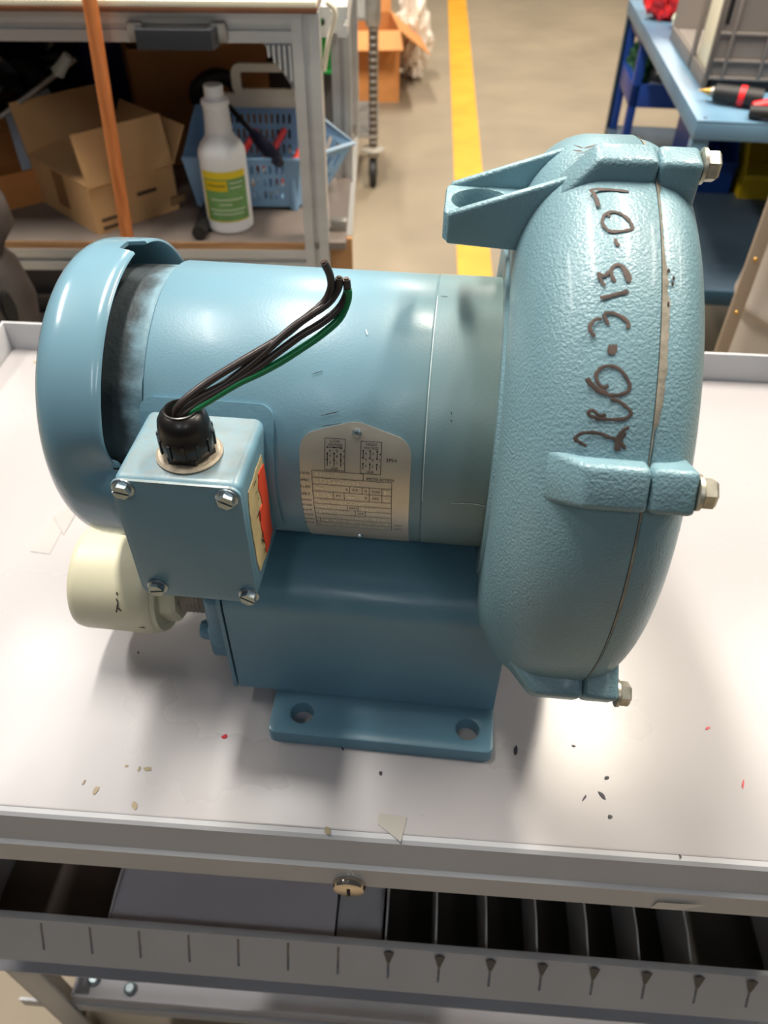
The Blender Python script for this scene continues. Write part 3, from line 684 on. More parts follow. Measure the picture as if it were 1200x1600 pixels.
for s, x0, x1, i in (('910917', .04, .32, 0), ('55F544-0291', .04, .58, 1), ('--', .05, .14, 2), ('F', .91, .96, 2), ('1.15', .06, .24, 3), ('--', .45, .54, 3), ('--', .91, .96, 3), ('A00 SNB-CONT', .06, .66, 4), ('143TDZ', .06, .34, 5), ('3450', .62, .80, 5), ('3450  2850', .06, .46, 6), ('200-230/460-415', .06, .92, 7), ('4.4-3.8/1.9-2.1', .10, .94, 8), ('60 / 50  60-50', .08, .90, 9)):
    cell(s, x0, x1, i, .2, (ev, ef), .0002)
obj('embossed_text', ev, ef, M_emb, npl, smooth=False, fix=False)
for (x, y) in ((615, 130), (640, 1090)):
    a, t = b_cyl(*zn(x, y), PRT); o = revz('plate_rivet', [(.0026, 0), (.0024, .0008), (.0012, .0014), (.0011, .0009), (.0003, .0009)], M_steel, npl, 20); o.matrix_local = on_cyl_matrix(a, t, PR + .0007)
# scratches and small marks on the motor shell
zq = lambda x, y: (400 + x / 2.857, 380 + y / 2.857)
strokes_on_x('scuff_mark', [[zq(825, 237), zq(857, 239)], [zq(290, 770), zq(375, 750)], [zq(250, 585), zq(298, 570)], [zq(290, 818), zq(380, 803)], [zq(870, 752), zq(874, 764)], [zq(868, 788), zq(876, 794)]], RM + .0004, AXC, M_dirt, blow, .0002)
strokes_on_x('scratch', [[zq(870, 1160), zq(960, 1162), zq(1025, 1173)], [zq(490, 385), zq(498, 410)], [zq(812, 235), zq(790, 450), zq(765, 750), zq(742, 1150)]], RM + .0004, AXC, mat('scratch_pale', (190, 206, 206), .5), blow, .00028)

# ================================================================== ALUMINIUM WORKBENCH (left, behind)
WY, WX = 1.31, -.103
wb = empty('workbench', (WX, WY, 0), R_(.5), 'aluminium profile workbench with brown edged top and cluttered lower shelf', 'workbench')
def profile(name, x, y, z, par, axis):
    """square extrusion with a T slot along each visible face"""
    bm = bmesh.new(); (x0, x1), (y0, y1), (z0, z1) = x, y, z
    if axis == 'z': u, v2, w_ = (x0, x1), (y0, y1), (z0, z1); mp = lambda a, b, c: (a, b, c)
    elif axis == 'x': u, v2, w_ = (y0, y1), (z0, z1), (x0, x1); mp = lambda a, b, c: (c, a, b)
    else: u, v2, w_ = (x0, x1), (z0, z1), (y0, y1); mp = lambda a, b, c: (a, c, b)
    g_ = .0045; d = .006; um, vm = sum(u) / 2, sum(v2) / 2
    loop = [(u[0], v2[0]), (um - g_, v2[0]), (um - g_, v2[0] + d), (um + g_, v2[0] + d), (um + g_, v2[0]), (u[1], v2[0]), (u[1], vm - g_), (u[1] - d, vm - g_), (u[1] - d, vm + g_), (u[1], vm + g_), (u[1], v2[1]), (um + g_, v2[1]), (um + g_, v2[1] - d), (um - g_, v2[1] - d), (um - g_, v2[1]), (u[0], v2[1]), (u[0], vm + g_), (u[0] + d, vm + g_), (u[0] + d, vm - g_), (u[0], vm - g_)]
    n = len(loop); v = [mp(a, b, w_[0]) for a, b in loop] + [mp(a, b, w_[1]) for a, b in loop]
    f = [(i, (i + 1) % n, n + (i + 1) % n, n + i) for i in range(n)] + [tuple(range(n)), tuple(range(n, 2 * n))]
    bm.free(); return obj(name, v, f, M_alu, par, smooth=False)
L_ = -1.05
profile('post', (-.042, 0), (0, .042), (.0, 1.040), wb, 'z')
profile('post', (L_, L_ + .042), (0, .042), (.0, 1.040), wb, 'z')
profile('post', (-.002, .034), (.31, .346), (.68, 1.040), wb, 'z')
profile('post', (.002, .040), (.60, .64), (.68, 1.040), wb, 'z')
profile('front_rail', (L_ + .042, -.042), (.002, .04), (1.000, 1.040), wb, 'x')
profile('shelf_rail', (L_ + .042, -.042), (.002, .04), (.637, .677), wb, 'x')
profile('side_rail', (-.002, .038), (.06, .60), (.64, .68), wb, 'y')
profile('side_rail', (.0, .04), (.04, .62), (1.0, 1.040), wb, 'y')
box('post_bracket', (.002, .03), (.052, .07), (.68, .71), M_steelg, wb, .003); box('post_bracket', (.006, .036), (.585, .60), (.68, .71), M_steelg, wb, .003)
box('table_top', (L_ - .02, -.002), (-.012, .62), (1.0475, 1.056), M_cream, wb, .001)
box('edge_band', (L_ - .02, -.002), (-.0125, .62), (1.0405, 1.0473), M_brown, wb, .0006)
shelf = box('shelf_board', (L_ + .01, .03), (.006, .64), (.677, .690), M_ply, wb)
box('shelf_edge', (L_ + .04, -.043), (.003, .0058), (.677, .6895), M_wood, wb)
box('end_board', (-.002, .04), (.044, .056), (.60, .68), mat('orange_board', (196, 148, 100), .6), wb)
boxes('lower_drawer', [((L_ + .045, -.045), (.035, .045), (.30, .634)), ((L_ + .045, -.045), (.012, .034), (.575, .582)), ((L_ + .045, -.045), (.02, .034), (.36, .54))], mat('dark_drawer_front', (62, 58, 58), .6, var=.1), wb, .001)
box('back_panel', (L_ + .02, -.06), (.63, .635), (.69, 1.0), mat('dark_back_panel', (46, 40, 36), .8), wb)
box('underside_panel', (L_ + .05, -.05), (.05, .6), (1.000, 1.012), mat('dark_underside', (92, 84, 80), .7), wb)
# black pull handle on the front rail
hx0, hx1 = -.270, -.148
hb = prism('pull_handle', [(hx0, -.006), (hx0 + .006, -.034), (hx1 - .006, -.034), (hx1, -.006), (hx1 - .010, -.006), (hx1 - .014, -.026), (hx0 + .014, -.026), (hx0 + .010, -.006)], [], .998, 1.024, mat('black_handle', (40, 42, 46), .4), wb, .002)
M_hf = mat('grey_handle_foot', (150, 146, 140), .5)
for hx in (hx0, hx1): box('handle_foot', (hx - .012, hx + .012), (-.009, .002), (1.002, 1.028), M_hf, hb, .003)
# ribbed corner bracket under the top
cb = prism('corner_bracket', [(-.042, 1.0), (-.085, 1.0), (-.042, .935)], [], .002, .03, mat('grey_ribbed_plastic', (128, 130, 134), .5), wb, fn=lambda q: (q.x, q.z, q.y))
for i in range(5): 
    x = -.079 + i * .008
    boxes('bracket_rib', [((x, x + .003), (-.003, .003), (.9985 - (.02 + i * .010) * .8, .998))], M_alu, cb)
ZS = .690
# ---- things on and around the workbench
P0, P1 = pyy(140, 0, 1.275), pyy(199, 372, 1.275); d = (P0 - P1).normalized()
br = tube('broom_handle', [P1 - d * (.69 / d.z), P1, P0, P0 + d * .35], .0105, M_broom, None, 14)
br.location = (0, 0, 0); tag(br, 'orange wooden broom handle leaning in front of the aluminium workbench', 'broom')

def carton(name, c, rz, sx, sy, sz, ma, label, flaps, mi=None, tilt=(0, 0)):
    e = empty(name, (c[0], c[1], c[2]), rz, label, 'box'); t = .004
    e.rotation_euler = (tilt[0], tilt[1], rz)
    box('side_panel', (0, sx), (0, t), (0, sz), ma, e); box('side_panel', (0, sx), (sy - t, sy), (0, sz), ma, e)
    box('side_panel', (0, t), (t, sy - t), (0, sz), ma, e); box('side_panel', (sx - t, sx), (t, sy - t), (0, sz), ma, e)
    box('bottom_panel', (t, sx - t), (t, sy - t), (.0005, t), ma, e)
    for side, ang, ln in flaps:
        a = R_(ang)
        if side == 'front': mtx = Matrix.Translation((0, 0, sz)) @ Matrix.Rotation(a, 4, 'X'); o = box('flap', (0, sx), (0, ln), (0, t), ma, e, mtx=mtx)
        if side == 'back': mtx = Matrix.Translation((0, sy, sz)) @ Matrix.Rotation(-a, 4, 'X'); o = box('flap', (0, sx), (-ln, 0), (0, t), ma, e, mtx=mtx)
        if side == 'left': mtx = Matrix.Translation((0, 0, sz)) @ Matrix.Rotation(-a, 4, 'Y'); o = box('flap', (0, ln), (0, sy), (0, t), ma, e, mtx=mtx)
        if side == 'right': mtx = Matrix.Translation((sx, 0, sz)) @ Matrix.Rotation(a, 4, 'Y'); o = box('flap', (-ln, 0), (0, sy), (0, t), ma, e, mtx=mtx)
    return e
# open tan box: corner nearest the viewer at its front
c0 = pz(155, 368, ZS); c1 = pz(281, 326, ZS); c2 = pz(72, 288, ZS)
ax = (c1 - c0); rz = math.atan2(ax.y, ax.x); sx = ax.length
op = carton('cardboard_box', (c0.x, c0.y, ZS), rz, sx, .215, .082, M_card, 'open tan cardboard box with raised flaps, next to the white bottle', [('front', 78, .085), ('back', 100, .09), ('left', 10, .07), ('right', 120, .07)])
for q in op.children: pass
# printing on the tan box
mp_ = mat('faded_print', (96, 74, 54), .8)
for bx_ in (((.155, .19), (-.0008, .0002), (.010, .026)), ((.012, .045), (-.0008, .0002), (.020, .026)), ((.012, .052), (-.0008, .0002), (.006, .012)), ((.09, .13), (-.0008, .0002), (.045, .052))): box('printed_mark', *bx_, mp_, op)
for i in range(6): box('barcode_gap', (.158 + .005 * i, .160 + .005 * i), (-.0012, -.0008), (.012, .024), M_card, op)
boxes('packing_tape', [((-.0008, .0002), (.09, .13), (.02, .082))], mat('brown_tape', (150, 108, 66), .4), op)
# brown low box at the shelf's left
c0 = pz(40, 326, ZS); c1 = pz(76, 305, ZS)
lb = carton('cardboard_box', (c0.x, c0.y, ZS), R_(38), .2, .24, .062, M_cardo, 'low orange-brown cardboard box holding a pale sheet at the left end of the shelf', [('back', 110, .06)])
lb.location = (c0.x - .03, c0.y - .01, ZS)
sh = prism('paper_sheet', [(0, 0), (.125, .02), (.12, .16), (.02, .13)], [], 0, .002, M_paper, None); sh.location = pz(36, 270, ZS + .03); sh.rotation_euler = (R_(35), R_(-8), R_(30)); tag(sh, 'pale blue-white folded sheet standing in the low brown box', 'paper')
# large dark carton behind
c0 = pz(232, 285, ZS)
bg = carton('cardboard_box', (-.50, 1.66, ZS + .001), R_(20), .27, .16, .225, M_cardd, 'large dark brown carton standing behind the open tan box', [('front', 172, .09), ('right', 30, .1)])
# white bottle
bq = pz(359, 360, ZS)
bt = empty('bottle', (bq.x, bq.y + .02, ZS), 0, 'white plastic bottle with ribbed neck and a green and yellow label', 'bottle')
pr = [(.001, 0), (.036, 0), (.0405, .004), (.041, .012), (.0405, .118), (.041, .128), (.040, .136), (.035, .146), (.026, .156), (.0235, .162)]
for i in range(5): z = .164 + i * .0075; pr += [(.0225 - i * .0004, z), (.0235 - i * .0004, z + .003), (.0225 - i * .0004, z + .006)]
pr += [(.0205, .203), (.0225, .2045), (.0235, .209), (.0225, .2135), (.0175, .2155), (.0165, .218)]
revz('bottle_body', pr, M_white, bt, 40, ang=30)
revz('bottle_cap', [(.0155, .2165), (.0158, .2175), (.0158, .2335), (.0150, .235), (.001, .235)], M_white, bt, 40)
def label(name, t0, t1, z0, z1, rr, ma, par):
    n = 20; v = []; f = []
    for i in range(n + 1):
        t = R_(t0 + (t1 - t0) * i / n); v += [(rr * math.sin(t), -rr * math.cos(t), z0), (rr * math.sin(t), -rr * math.cos(t), z1)]
    for i in range(n): f.append((2 * i, 2 * i + 2, 2 * i + 3, 2 * i + 1))
    return obj(name, v, f, ma, par)
lab = label('label', -52, 66, .024, .110, .0415, M_lyel, bt)
label('label_panel', -46, 66, .026, .098, .0418, M_lgreen, lab); label('label_banner', -42, 14, .078, .096, .0421, mat('label_banner_yellow', (222, 190, 10), .45), lab)
for i, (a_, b_, z_) in enumerate(((-36, 10, .086), (20, 55, .090), (20, 50, .082), (-30, 50, .062), (-10, 20, .054), (-36, 54, .044), (-30, 48, .037))): label('label_line', a_, b_, z_, z_ + .0025, .0424, mat('label_pale_print', (196, 214, 180), .5) if i else mat('label_green_print', (120, 120, 20), .5), lab)
# blue basket
bk = empty('basket', (0, 0, 0), 0, 'light blue slotted plastic basket with a cream carrying handle behind the aluminium post', 'basket')
fr = pz(465, 328, ZS); bz = ZS
def wall(name, p0, p1, q0, q1, rows, cols, ma, par, thick=.003, margin=.12, rowspan=(.1, .92)):
    """slotted wall: p0,p1 the bottom corners, q0,q1 the top corners"""
    hl = []
    for r0 in range(rows):
        for c in range(cols):
            u0 = margin + (1 - 2 * margin) * (c + .25) / cols; u1 = margin + (1 - 2 * margin) * (c + .72) / cols
            v0 = rowspan[0] + (rowspan[1] - rowspan[0]) * (r0 + .18) / rows; v1 = rowspan[0] + (rowspan[1] - rowspan[0]) * (r0 + .82) / rows
            hl.append([(u0, v0), (u1, v0), (u1, v1), (u0, v1)])
    p0, p1, q0, q1 = map(Vector, (p0, p1, q0, q1)); nn = (p1 - p0).cross(q0 - p0).normalized()
    return prism(name, [(0, 0), (1, 0), (1, 1), (0, 1)], hl, 0, thick, ma, par, fn=lambda q: (p0 * (1 - q.x) + p1 * q.x) * (1 - q.y) + (q0 * (1 - q.x) + q1 * q.x) * q.y - nn * q.z, smooth=False)
x1, y1 = fr.x, fr.y; x0 = x1 - .19; dpt = .14; hF, hB = .096, .140; fl_ = .012
wall('front_wall', (x0, y1, bz + .008), (x1, y1, bz + .008), (x0 - fl_, y1 - fl_, bz + hF), (x1 + fl_, y1 - fl_, bz + hF), 3, 14, M_basket, bk)
wall('back_wall', (x0, y1 + dpt, bz + .008), (x1, y1 + dpt, bz + .008), (x0 - fl_, y1 + dpt + fl_, bz + hB), (x1 + fl_, y1 + dpt + fl_, bz + hB), 4, 14, M_basket, bk)
wall('end_wall', (x0, y1 + dpt, bz + .008), (x0, y1, bz + .008), (x0 - fl_, y1 + dpt + fl_, bz + hB), (x0 - fl_, y1 - fl_, bz + hF), 3, 8, M_basket, bk)
tipb, tipt = (x1 + .05, y1 + .08, bz + .008), (x1 + .104, y1 + .11, bz + .085)
wall('spout_wall', (x1, y1, bz + .008), tipb, (x1 + fl_, y1 - fl_, bz + hF), tipt, 2, 4, M_basket, bk)
wall('spout_wall', tipb, (x1, y1 + dpt, bz + .008), tipt, (x1 + fl_, y1 + dpt + fl_, bz + hB), 2, 4, M_basket, bk)
tube('spout_rim', [Vector((x1 + fl_, y1 - fl_, bz + hF)), Vector(tipt), Vector((x1 + fl_, y1 + dpt + fl_, bz + hB))], .0045, mat('pale_blue_rim', (176, 204, 228), .4), bk, 8)
tube('front_rim', [Vector((x0 - fl_, y1 - fl_, bz + hF)), Vector((x1 + fl_, y1 - fl_, bz + hF))], .0035, M_basket, bk, 8)
prism('basket_floor', [(x0, y1), (x1, y1), tipb[:2], (x1, y1 + dpt), (x0, y1 + dpt)], [], bz + .006, bz + .010, M_basket, bk)
for x, y in ((x0 + .012, y1 + .008), (x1 - .006, y1 + .004), (x0 + .012, y1 + dpt - .01), (x1 - .006, y1 + dpt - .01)): revz('foot', [(.008, 0), (.011, .03), (.012, .06)], M_basket, bk, 12, (x, y, bz))
yb = y1 + dpt + fl_
box('handle_band', (x0 + .01, x1 + fl_), (yb - .004, yb + .004), (bz + hB - .004, bz + hB + .022), M_creamp, bk, .002)
ho = rrect(x0 + .065, x1 + fl_, bz + hB + .016, bz + hB + .072, .018); hh = rrect(x0 + .082, x1 - .012, bz + hB + .028, bz + hB + .058, .004)
prism('handle', ho, [hh], -.005, .005, M_creamp, bk, fn=lambda q: (q.x, yb + q.z, q.y))
# odds and ends inside the basket
pen_cols = [((228, 96, 40), 'orange'), ((226, 222, 214), 'white'), ((204, 40, 46), 'red'), ((238, 150, 60), 'amber'), ((226, 222, 214), 'ivory'), ((190, 50, 56), 'crimson'), ((236, 236, 230), 'pale'), ((214, 60, 40), 'scarlet')]
for i, (cc, nm) in enumerate(pen_cols):
    xx = x0 + .045 + i * .0185; zz = bz + .018 + (i % 3) * .024
    yy = y1 + .022 + (i % 2) * .004
    o = tube('marker_pen', [(xx - .02, yy, zz), (xx - .005, yy + .02, zz + .006), (xx + .02, yy + .12, zz + .03)], .0065, mat('pen_' + nm, cc, .45), None, 10); tag(o, nm + ' coloured plastic marker lying in the blue basket', 'marker', 'markers inside the blue basket')
a_, b_ = pyy(352, 160, y1 + .12), pyy(408, 222, y1 + .03)
sd = empty('screwdriver', (b_.x, b_.y, b_.z), 0, 'black handled tool leaning diagonally across the blue basket', 'tool')
tube('shaft', [Vector((0, 0, 0)), (a_ - b_)], .005, M_rub, sd, 10); dd = (b_ - a_).normalized(); tube('grip', spline([-dd * .03, Vector((0, 0, 0)), dd * .05, dd * .065], 4), lambda t: .008 + .005 * math.sin(math.pi * min(1, t * 1.1)), mat('dark_navy_grip', (38, 38, 60), .5), sd, 12)
# black tube on the shelf, coil behind the bottle
q0, q1 = pz(311, 365, ZS + .013), pz(328, 322, ZS + .013)
tb_ = tube('pipe_offcut', [q0, q0 + (q1 - q0) * 1.6], .0125, M_rub, None, 14); tag(tb_, 'short black pipe lying beside the foot of the white bottle', 'pipe')
cc = pyy(352, 168, 1.62)
P = [Vector((cc.x - .02 + (.040 + .004 * math.sin(3 * t)) * math.cos(t), 1.66 + .012 * math.sin(2 * t), cc.z + .045 * math.sin(t))) for t in [2 * math.pi * i / 36 for i in range(36)]]
co = tube('cable_coil', P + [P[0]], .014, M_rub, None, 10); tag(co, 'dark rubber cable coil behind the neck of the white bottle', 'cable')
# crumpled black film and rod at the upper left
def lumpy(name, c, s, ma, seed, n=24, amp=.3, freq=3.0, label=None, cat=None, power=1.0):
    from mathutils import noise
    bm = bmesh.new(); bmesh.ops.create_icosphere(bm, subdivisions=4, radius=1)
    for q in bm.verts:
        k = 1 + amp * noise.noise(q.co * freq + Vector((seed * 3.1, seed, 0))) + amp * .5 * noise.noise(q.co * freq * 2.3 + Vector((0, seed * 2.2, 0)))
        q.co = Vector((q.co.x * s[0] * k, q.co.y * s[1] * k, q.co.z * s[2] * k)); 
    lo = min(q.co.z for q in bm.verts)
    for q in bm.verts: q.co.z = max(q.co.z, lo * .82) - lo * .82
    o = bobj(name, bm, ma, None, True, 25); o.location = c; return tag(o, label, cat)
lumpy('plastic_bag', (-.86, 1.78, ZS + .001), (.18, .10, .15), M_bag, 2, amp=.5, freq=4, label='crumpled glossy black plastic bag heaped behind the cardboard boxes', cat='bag')
r0, r1 = pyy(0, 183, 1.50), pyy(118, 92, 1.55)
rd = empty('metal_rod', r0, 0, 'thin steel rod with a clear fitting poking from the black bag', 'rod')
tube('rod', [(r0 - r0), (r1 - r0)], .0045, M_steelg, rd, 10); dv = (r1 - r0).normalized()
hp_ = pyy(92, 108, 1.50) - r0
tube('rod_fitting', [hp_ + Vector((-.004, 0, -.006)), hp_ + Vector((.008, 0, .006)), hp_ + Vector((.022, 0, .022))], lambda t: .012 - .004 * t, mat('clear_fitting', (206, 214, 210), .15, alpha=.8), rd, 10)
lumpy('cloth_pouch', (-.60, 1.86, ZS + .001), (.10, .05, .20), M_navy, 5, amp=.25, label='dark blue cloth pouch behind the cardboard flaps', cat='pouch')
# dark box-like part leaning at the right back of the shelf
tag(box('case', (-.30, -.16), (1.80, 1.88), (ZS, ZS + .20), M_rub, None, .01), 'black case standing behind the cream basket handle', 'case')
ob = tube('orange_tube', [(-.165, 1.72, ZS + .002), (-.165, 1.72, ZS + .225)], .028, M_cardo, None, 16); tag(ob, 'orange cardboard tube upright behind the basket handle', 'tube')
# green bin on the far side of the bench posts
gb = empty('storage_bin', (-.16, 2.12, 0), 0, 'bright green plastic bin seen between the two aluminium posts', 'bin')
boxes('bin_wall', [((-.06, .03), (0, .004), (.76, .86)), ((-.06, -.056), (0, .2), (.76, .86)), ((.026, .03), (0, .2), (.76, .86)), ((-.06, .03), (.196, .2), (.76, .86)), ((-.06, .03), (0, .2), (.756, .76))], M_bingreen, gb)
M_gr = mat('green_rim', (24, 128, 52), .45); box('bin_rim', (-.066, .036), (-.006, .0), (.85, .862), M_gr, gb, .001); box('bin_foot', (-.066, .036), (-.004, .0), (.756, .764), M_gr, gb, .001)
boxes('bin_stand', [((-.06, .03), (.02, .18), (0, .755))], M_alud, gb)
# dark diagonal support and pale strap by the posts
hexa('support_arm', [(.006, .352, .80), (.006, .50, .82), (.03, .50, .82), (.03, .352, .80), (.006, .352, .84), (.006, .50, .86), (.03, .50, .86), (.03, .352, .84)], M_alud, wb, .002)
tube('table_strap', spline([(.012, -.005, 1.055), (.024, .0, 1.04), (.012, .01, 1.0), (.003, .02, .96)], 6), .004, M_creamp, wb, 8)

# ================================================================== RACK, CARTON AND LITTER ON THE FLOOR
rk = empty('storage_rack', (-.062, 3.4, 0), 0, 'chrome post rack on a black caster standing on the concrete', 'rack')
tube('rack_post', [(0, 0, .16), (0, 0, 1.9)], .0165, mat('dark_post', (98, 88, 80), .4, .6), rk, 16)
for i in range(22): revz('post_ring', [(.0172, 0), (.0184, .003), (.0172, .006)], M_steelg, rk, 14, (0, 0, .18 + i * .0254))
revz('post_collar', [(.026, .60), (.030, .62), (.030, .68), (.026, .70)], M_steelg, rk, 16)
revz('bumper_disc', [(.02, .142), (.048, .148), (.048, .154), (.02, .160)], mat('pale_bumper', (168, 160, 146), .5), rk, 20)
boxes('caster_fork', [((-.022, -.017), (-.03, .03), (.05, .142)), ((.017, .022), (-.03, .03), (.05, .142)), ((-.022, .022), (-.03, .03), (.125, .142))], M_steelg, rk, .002)
revx('caster_wheel', [(-.015, .010), (-.015, .050), (-.011, .058), (.011, .058), (.015, .050), (.015, .010)], M_rub, rk, 28, (0, .0585), cap=True)
boxes('rack_shelf', [((-.9, .02), (-.02, .45), (.62, .63)), ((-.9, .02), (-.02, .45), (.20, .21))], M_steelg, rk)
tube('rack_post', [(0, .43, .05), (0, .43, 1.9)], .0165, M_steelg, rk, 12)
fb = carton('cardboard_box', (-.30, 4.55, 0.0), R_(6), .36, .45, .34, M_cardo, 'open tan carton on the floor behind the chrome rack', [('front', 200, .16), ('right', 215, .2), ('back', 110, .12)])
lumpy('plastic_bag', (.14, 5.10, .0), (.10, .12, .20), mat('white_bag_film', (232, 222, 208), .45), 9, amp=.45, freq=3.5, label='crumpled white plastic bag spilling beside the far carton', cat='bag')
q = pz(648, 66, 0); lumpy('scrap', (q.x, q.y, 0), (.05, .06, .05), mat('grey_scrap', (168, 158, 146), .6), 12, amp=.4, label='crumpled grey scrap on the floor beside the white bag', cat='scrap')
q = pz(616, 136, 0); lumpy('paper_scrap', (q.x, q.y, 0), (.025, .03, .02), mat('white_scrap', (226, 220, 210), .6), 14, amp=.4, label='tiny crumpled white paper scrap on the open concrete', cat='scrap')

# ================================================================== BLUE BENCH (right, behind)
NY = R_(-6)
nb = empty('steel_bench', (.615, 1.645, 0), NY, 'blue painted steel bench with a lower shelf, behind the blower housing', 'bench')
BWd, BLn, BTz = .75, 1.16, .80
box('bench_top', (0, BWd), (0, BLn), (BTz - .004, BTz), M_bench, nb, .001)
boxes('apron', [((0, BWd), (0, .003), (BTz - .036, BTz - .004)), ((0, .003), (.003, BLn), (BTz - .036, BTz - .004))], M_bench, nb, .0006)
for x, sx in ((0.003, 1), (BWd, -1)):
    for y, sy in ((.004, 1), (BLn, -1)):
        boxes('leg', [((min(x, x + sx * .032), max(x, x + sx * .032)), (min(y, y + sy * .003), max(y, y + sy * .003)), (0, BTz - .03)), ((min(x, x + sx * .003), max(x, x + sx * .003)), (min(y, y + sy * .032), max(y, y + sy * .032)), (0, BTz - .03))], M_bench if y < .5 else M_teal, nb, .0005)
box('lower_shelf', (.004, BWd), (.004, BLn), (.425, .44), mat('shaded_shelf_paint', (74, 92, 108), .45, var=.2, vscale=5), nb, .001)  # bench blue made darker: the shadow under the top is in the colour
boxes('shelf_apron', [((.004, BWd), (.0, .004), (.405, .44))], M_teal, nb, .0005)
revz('bolt_hole', [(.004, 0), (.004, .0006)], M_dark, nb, 12, (.018, .018, BTz))
def nbl(p_):  # world -> bench frame
    d = p_ - Vector((.615, 1.645, 0)); c, s = math.cos(-NY), math.sin(-NY); return Vector((d.x * c - d.y * s, d.x * s + d.y * c, d.z))
def nbw(x, y, z): c, s = math.cos(NY), math.sin(NY); return Vector((.615 + x * c - y * s, 1.645 + x * s + y * c, z))
# grey crate with ribs
k0 = nbl(pz(1097, 142, BTz)); cr = empty('crate', nbw(k0.x, k0.y, BTz), NY, 'grey ribbed plastic stacking crate on the blue bench', 'crate')
CW, CD, CH = .40, .46, .24
boxes('crate_wall', [((0, CW), (.006, .010), (.022, CH)), ((0, CW), (CD - .010, CD - .006), (0.0, CH)), ((CW - .01, CW - .006), (0, CD), (0, CH)), ((.012, CW - .01), (.012, CD - .012), (.02, .026))], M_crate, cr)
boxes('base_ring', [((.012, CW - .012), (.012, .018), (0, .022)), ((.012, .018), (.012, CD - .012), (0, .022))], M_rub, cr)
for x in (.0, .030, .105, .180, .255, .33, CW - .012): box('crate_rib', (x, x + .007), (0, .007), (.022, CH), M_crate, cr, .001)
for z in (.022, .055, .105): box('crate_rib', (.0, CW), (.001, .0065), (z, z + .006), M_crate, cr, .001)
box('grip_slot', (.012, .020), (.0045, .0062), (.125, .175), M_dark, cr)
boxes('end_frame', [((0, .006), (0, .022), (.0, CH)), ((0, .006), (CD - .30, CD - .27), (.0, CH)), ((0, .006), (0, CD), (0, .03)), ((0, .006), (0, CD), (CH - .02, CH))], M_crate, cr, .001)
pk = box('carton_pack', (.008, .05), (.03, CD - .31), (.027, .225), M_cream, None, .002); pk.location = nbw(k0.x, k0.y, BTz); pk.rotation_euler = (0, 0, NY); tag(pk, 'cream card pack standing inside the end of the grey crate', 'carton')
# red bag and white pack
k = nbl(pz(1045, 40, BTz)); q = nbw(k.x, k.y + .09, BTz); lumpy('bag', q, (.075, .07, .085), M_red, 21, amp=.22, label='bright red plastic bag at the back of the blue bench', cat='bag')
q = pz(1066, 46, BTz); lumpy('packet', (q.x + .01, q.y, BTz), (.04, .035, .028), mat('white_green_pack', (236, 236, 214), .5, col2=(226, 232, 190), vscale=30), 23, amp=.25, label='white packet lying against the red bag', cat='packet')
# air blow gun like tool with brass tip
t0 = pz(1092, 141, BTz + .02); t1 = pz(1168, 150, BTz + .022); dv = (t1 - t0); L = dv.length
tl = empty('torch', (t0.x, t0.y, BTz), math.atan2(dv.y, dv.x), 'black barrelled tool with a brass tip lying on the blue bench', 'tool')
revx('brass_tip', [(0, .0012), (.004, .002), (.022, .0075), (.024, .008)], M_brass, tl, 20, (0, .0205), cap=True)
revx('collar', [(.024, .010), (.030, .010), (.031, .012)], M_steelg, tl, 20, (0, .0205), cap=True)
revx('tool_barrel', [(.031, .014), (.033, .0165), (L, .018), (L + .03, .018)], M_rub, tl, 24, (0, .0205), cap=True)
revx('red_ring', [(L - .016, .0185), (L - .016, .0195), (L - .004, .0195), (L - .004, .0185)], M_red, tl, 24, (0, .0205), cap=True)
q0 = pz(1176, 168, BTz + .015)
gp = empty('pliers', (q0.x, q0.y, BTz), R_(-18), 'red and black handled tool at the right edge of the blue bench', 'tool')
tube('handle', spline([(0, 0, .014), (.03, .006, .020), (.07, .0, .020), (.12, -.01, .015)], 5), .012, M_red, gp, 12)
tube('handle', spline([(-.004, -.022, .013), (.03, -.03, .016), (.07, -.032, .016), (.12, -.03, .013)], 5), .0125, M_rub, gp, 12)
# yellow and blue bins on the lower shelf
def pick_bin(c, rz, sx, sy, sz, ma, label, fr=.5):
    e = empty('storage_bin', c, rz, label, 'bin'); t = .004
    prism('bin_side', [(0, 0), (sy, 0), (sy, sz), (sy * .35, sz), (0, sz * fr)], [], 0, t, ma, e, fn=lambda q: (q.z, q.x, q.y)); prism('bin_side', [(0, 0), (sy, 0), (sy, sz), (sy * .35, sz), (0, sz * fr)], [], sx - t, sx, ma, e, fn=lambda q: (q.z, q.x, q.y))
    box('bin_front', (t, sx - t), (0, t), (0, sz * fr), ma, e); box('bin_back', (t, sx - t), (sy - t, sy), (0, sz), ma, e); box('bin_bottom', (t, sx - t), (t, sy - t), (0.0002, t), ma, e)
    boxes('bin_lip', [((-.003, sx + .003), (-.006, 0), (sz * fr - .012, sz * fr))], ma, e, .001); return e
k = ky = nbl(pz(1152, 310, .44)); pick_bin(nbw(k.x, k.y, .44), NY, .22, .30, .20, M_yel, 'yellow plastic picking bin on the lower shelf of the blue bench', .32)
pick_bin(nbw(ky.x - .155, ky.y + .03, .44), NY, .135, .22, .17, M_royal, 'dark blue picking bin beside the yellow one under the bench', .5)
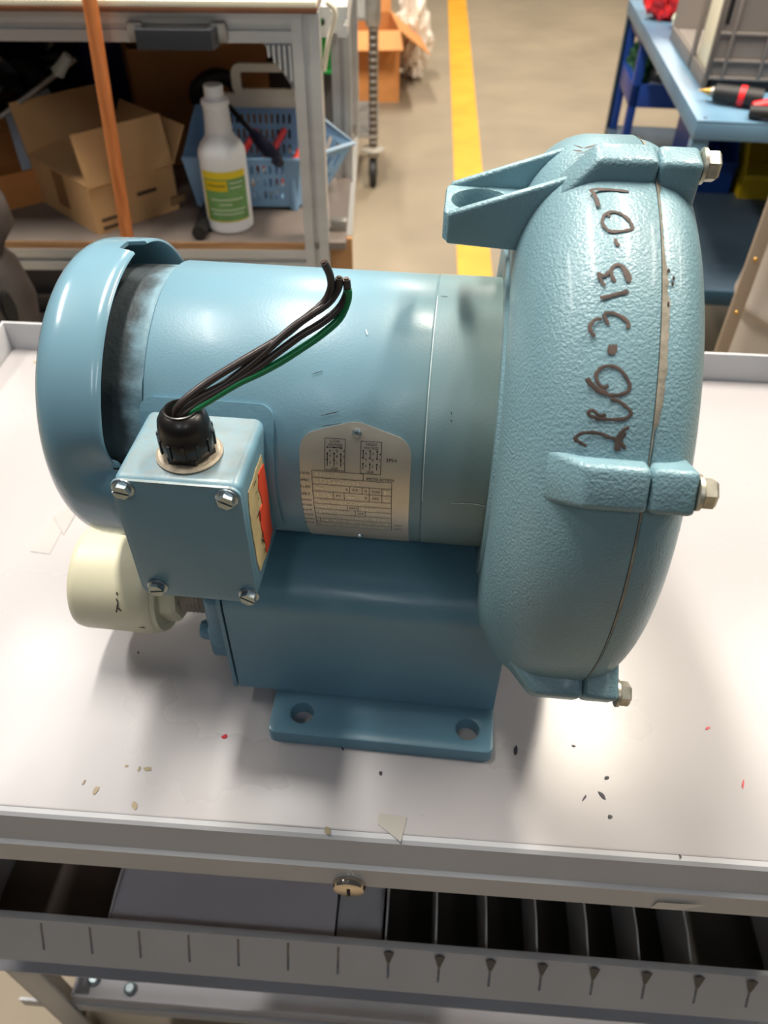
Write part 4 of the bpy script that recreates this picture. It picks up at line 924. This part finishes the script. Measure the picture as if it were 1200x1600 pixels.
# dark blue drawer tray with tools on the far half of the lower shelf
k = Vector((.035, .80, 0)); tr = empty('tool_tray', nbw(.012, .86, .44), NY, 'royal blue metal tray frame under the far half of the bench', 'tray')
boxes('tray_frame', [((0, .5), (0, .02), (.14, .20)), ((0, .02), (0, .28), (.14, .20)), ((0, .024), (0, .024), (0, .34)), ((0, .024), (.26, .28), (0, .34)), ((0, .024), (0, .28), (.30, .34)), ((.02, .5), (.02, .27), (.14, .146))], M_royal, tr, .001)
o = box('clamp', (0, .17), (0, .05), (0, .045), mat('steel_blue_clamp', (70, 110, 160), .4), None, .008); o.location = nbw(.06, .90, .5865); o.rotation_euler = (0, R_(3), NY - .25); tag(o, 'light blue clamp lying in the royal blue tray', 'clamp')
o = box('metal_block', (0, .12), (0, .07), (0, .055), M_alud, None, .006); o.location = nbw(.09, .98, .5865); o.rotation_euler = (0, 0, NY); tag(o, 'dark grey metal block in the royal blue tray', 'block')
lumpy('glove', nbw(.075, 1.10, .5865), (.05, .05, .07), mat('dark_green_cloth', (34, 82, 50), .8), 31, amp=.3, label='dark green glove heaped in the royal blue tray', cat='glove')
o = revx('brass_valve', [(0, .006), (.01, .014), (.03, .014), (.04, .008), (.07, .008)], M_brass, None, 16, (0, .0145), cap=True); o.location = nbw(.035, .885, .5865); o.rotation_euler = (0, 0, NY); tag(o, 'small brass valve beside the light blue clamp', 'valve')

# ================================================================== RIGHT POST, BARREL; LEFT BLACK CANISTER
ps = empty('metal_post', (.628, 1.25, 0), R_(-4), 'beige perforated metal post standing right of the cart', 'post')
box('upright', (-.012, .012), (-.004, .004), (.004, 1.02), mat('beige_post', (170, 152, 134), .45, .2), ps, .0015)
for z in (.50, .60, .70, .80, .90): revz('post_stud', [(.004, 0), (.003, .002)], M_brass, ps, 10).matrix_local = Matrix.Translation((0, -.004, z)) @ Matrix.Rotation(R_(90), 4, 'X')
box('post_foot', (-.05, .016), (-.05, .03), (0, .004), M_steelg, ps)
bb = revz('barrel', [(.001, 0), (.098, 0), (.102, .01), (.113, .560), (.117, .573), (.129, .585), (.131, .592), (.129, .60), (.125, .64), (.128, .84), (.130, .846), (.126, .85), (.120, .846), (.116, .56), (.10, .02)], M_beige, None, 48, ang=50, cap=False)
bb.location = (.785, 1.31, 0); tag(bb, 'beige-grey plastic barrel with a rolled band at the right edge', 'barrel')
# black moulded canister at the far left
cn = empty('canister', (-.630, 1.07, 0), 0, 'black moulded canister with a grab hole at the left edge', 'canister')
M_can = mat('dusty_black_plastic', (62, 56, 54), .45, var=.25, vscale=20)
revz('canister_body', [(.05, 0), (.07, .01), (.078, .55), (.082, .66), (.088, .70), (.078, .755), (.064, .775), (.070, .79), (.090, .815), (.088, .85), (.070, .872), (.02, .88)], M_can, cn, 36, ang=50)
o = revz('grab_hole', [(.014, 0), (.014, .002), (.012, .004)], M_dark, cn, 20); o.matrix_local = Matrix.Translation((.072, -.046, .715)) @ Matrix.Rotation(R_(-32), 4, 'Z') @ Matrix.Rotation(R_(90), 4, 'Y') @ Matrix.Diagonal((2.2, .8, 1, 1))
revz('canister_lid', [(.03, .878), (.03, .892), (.02, .898)], mat('pink_cap', (196, 120, 128), .5), cn, 20)
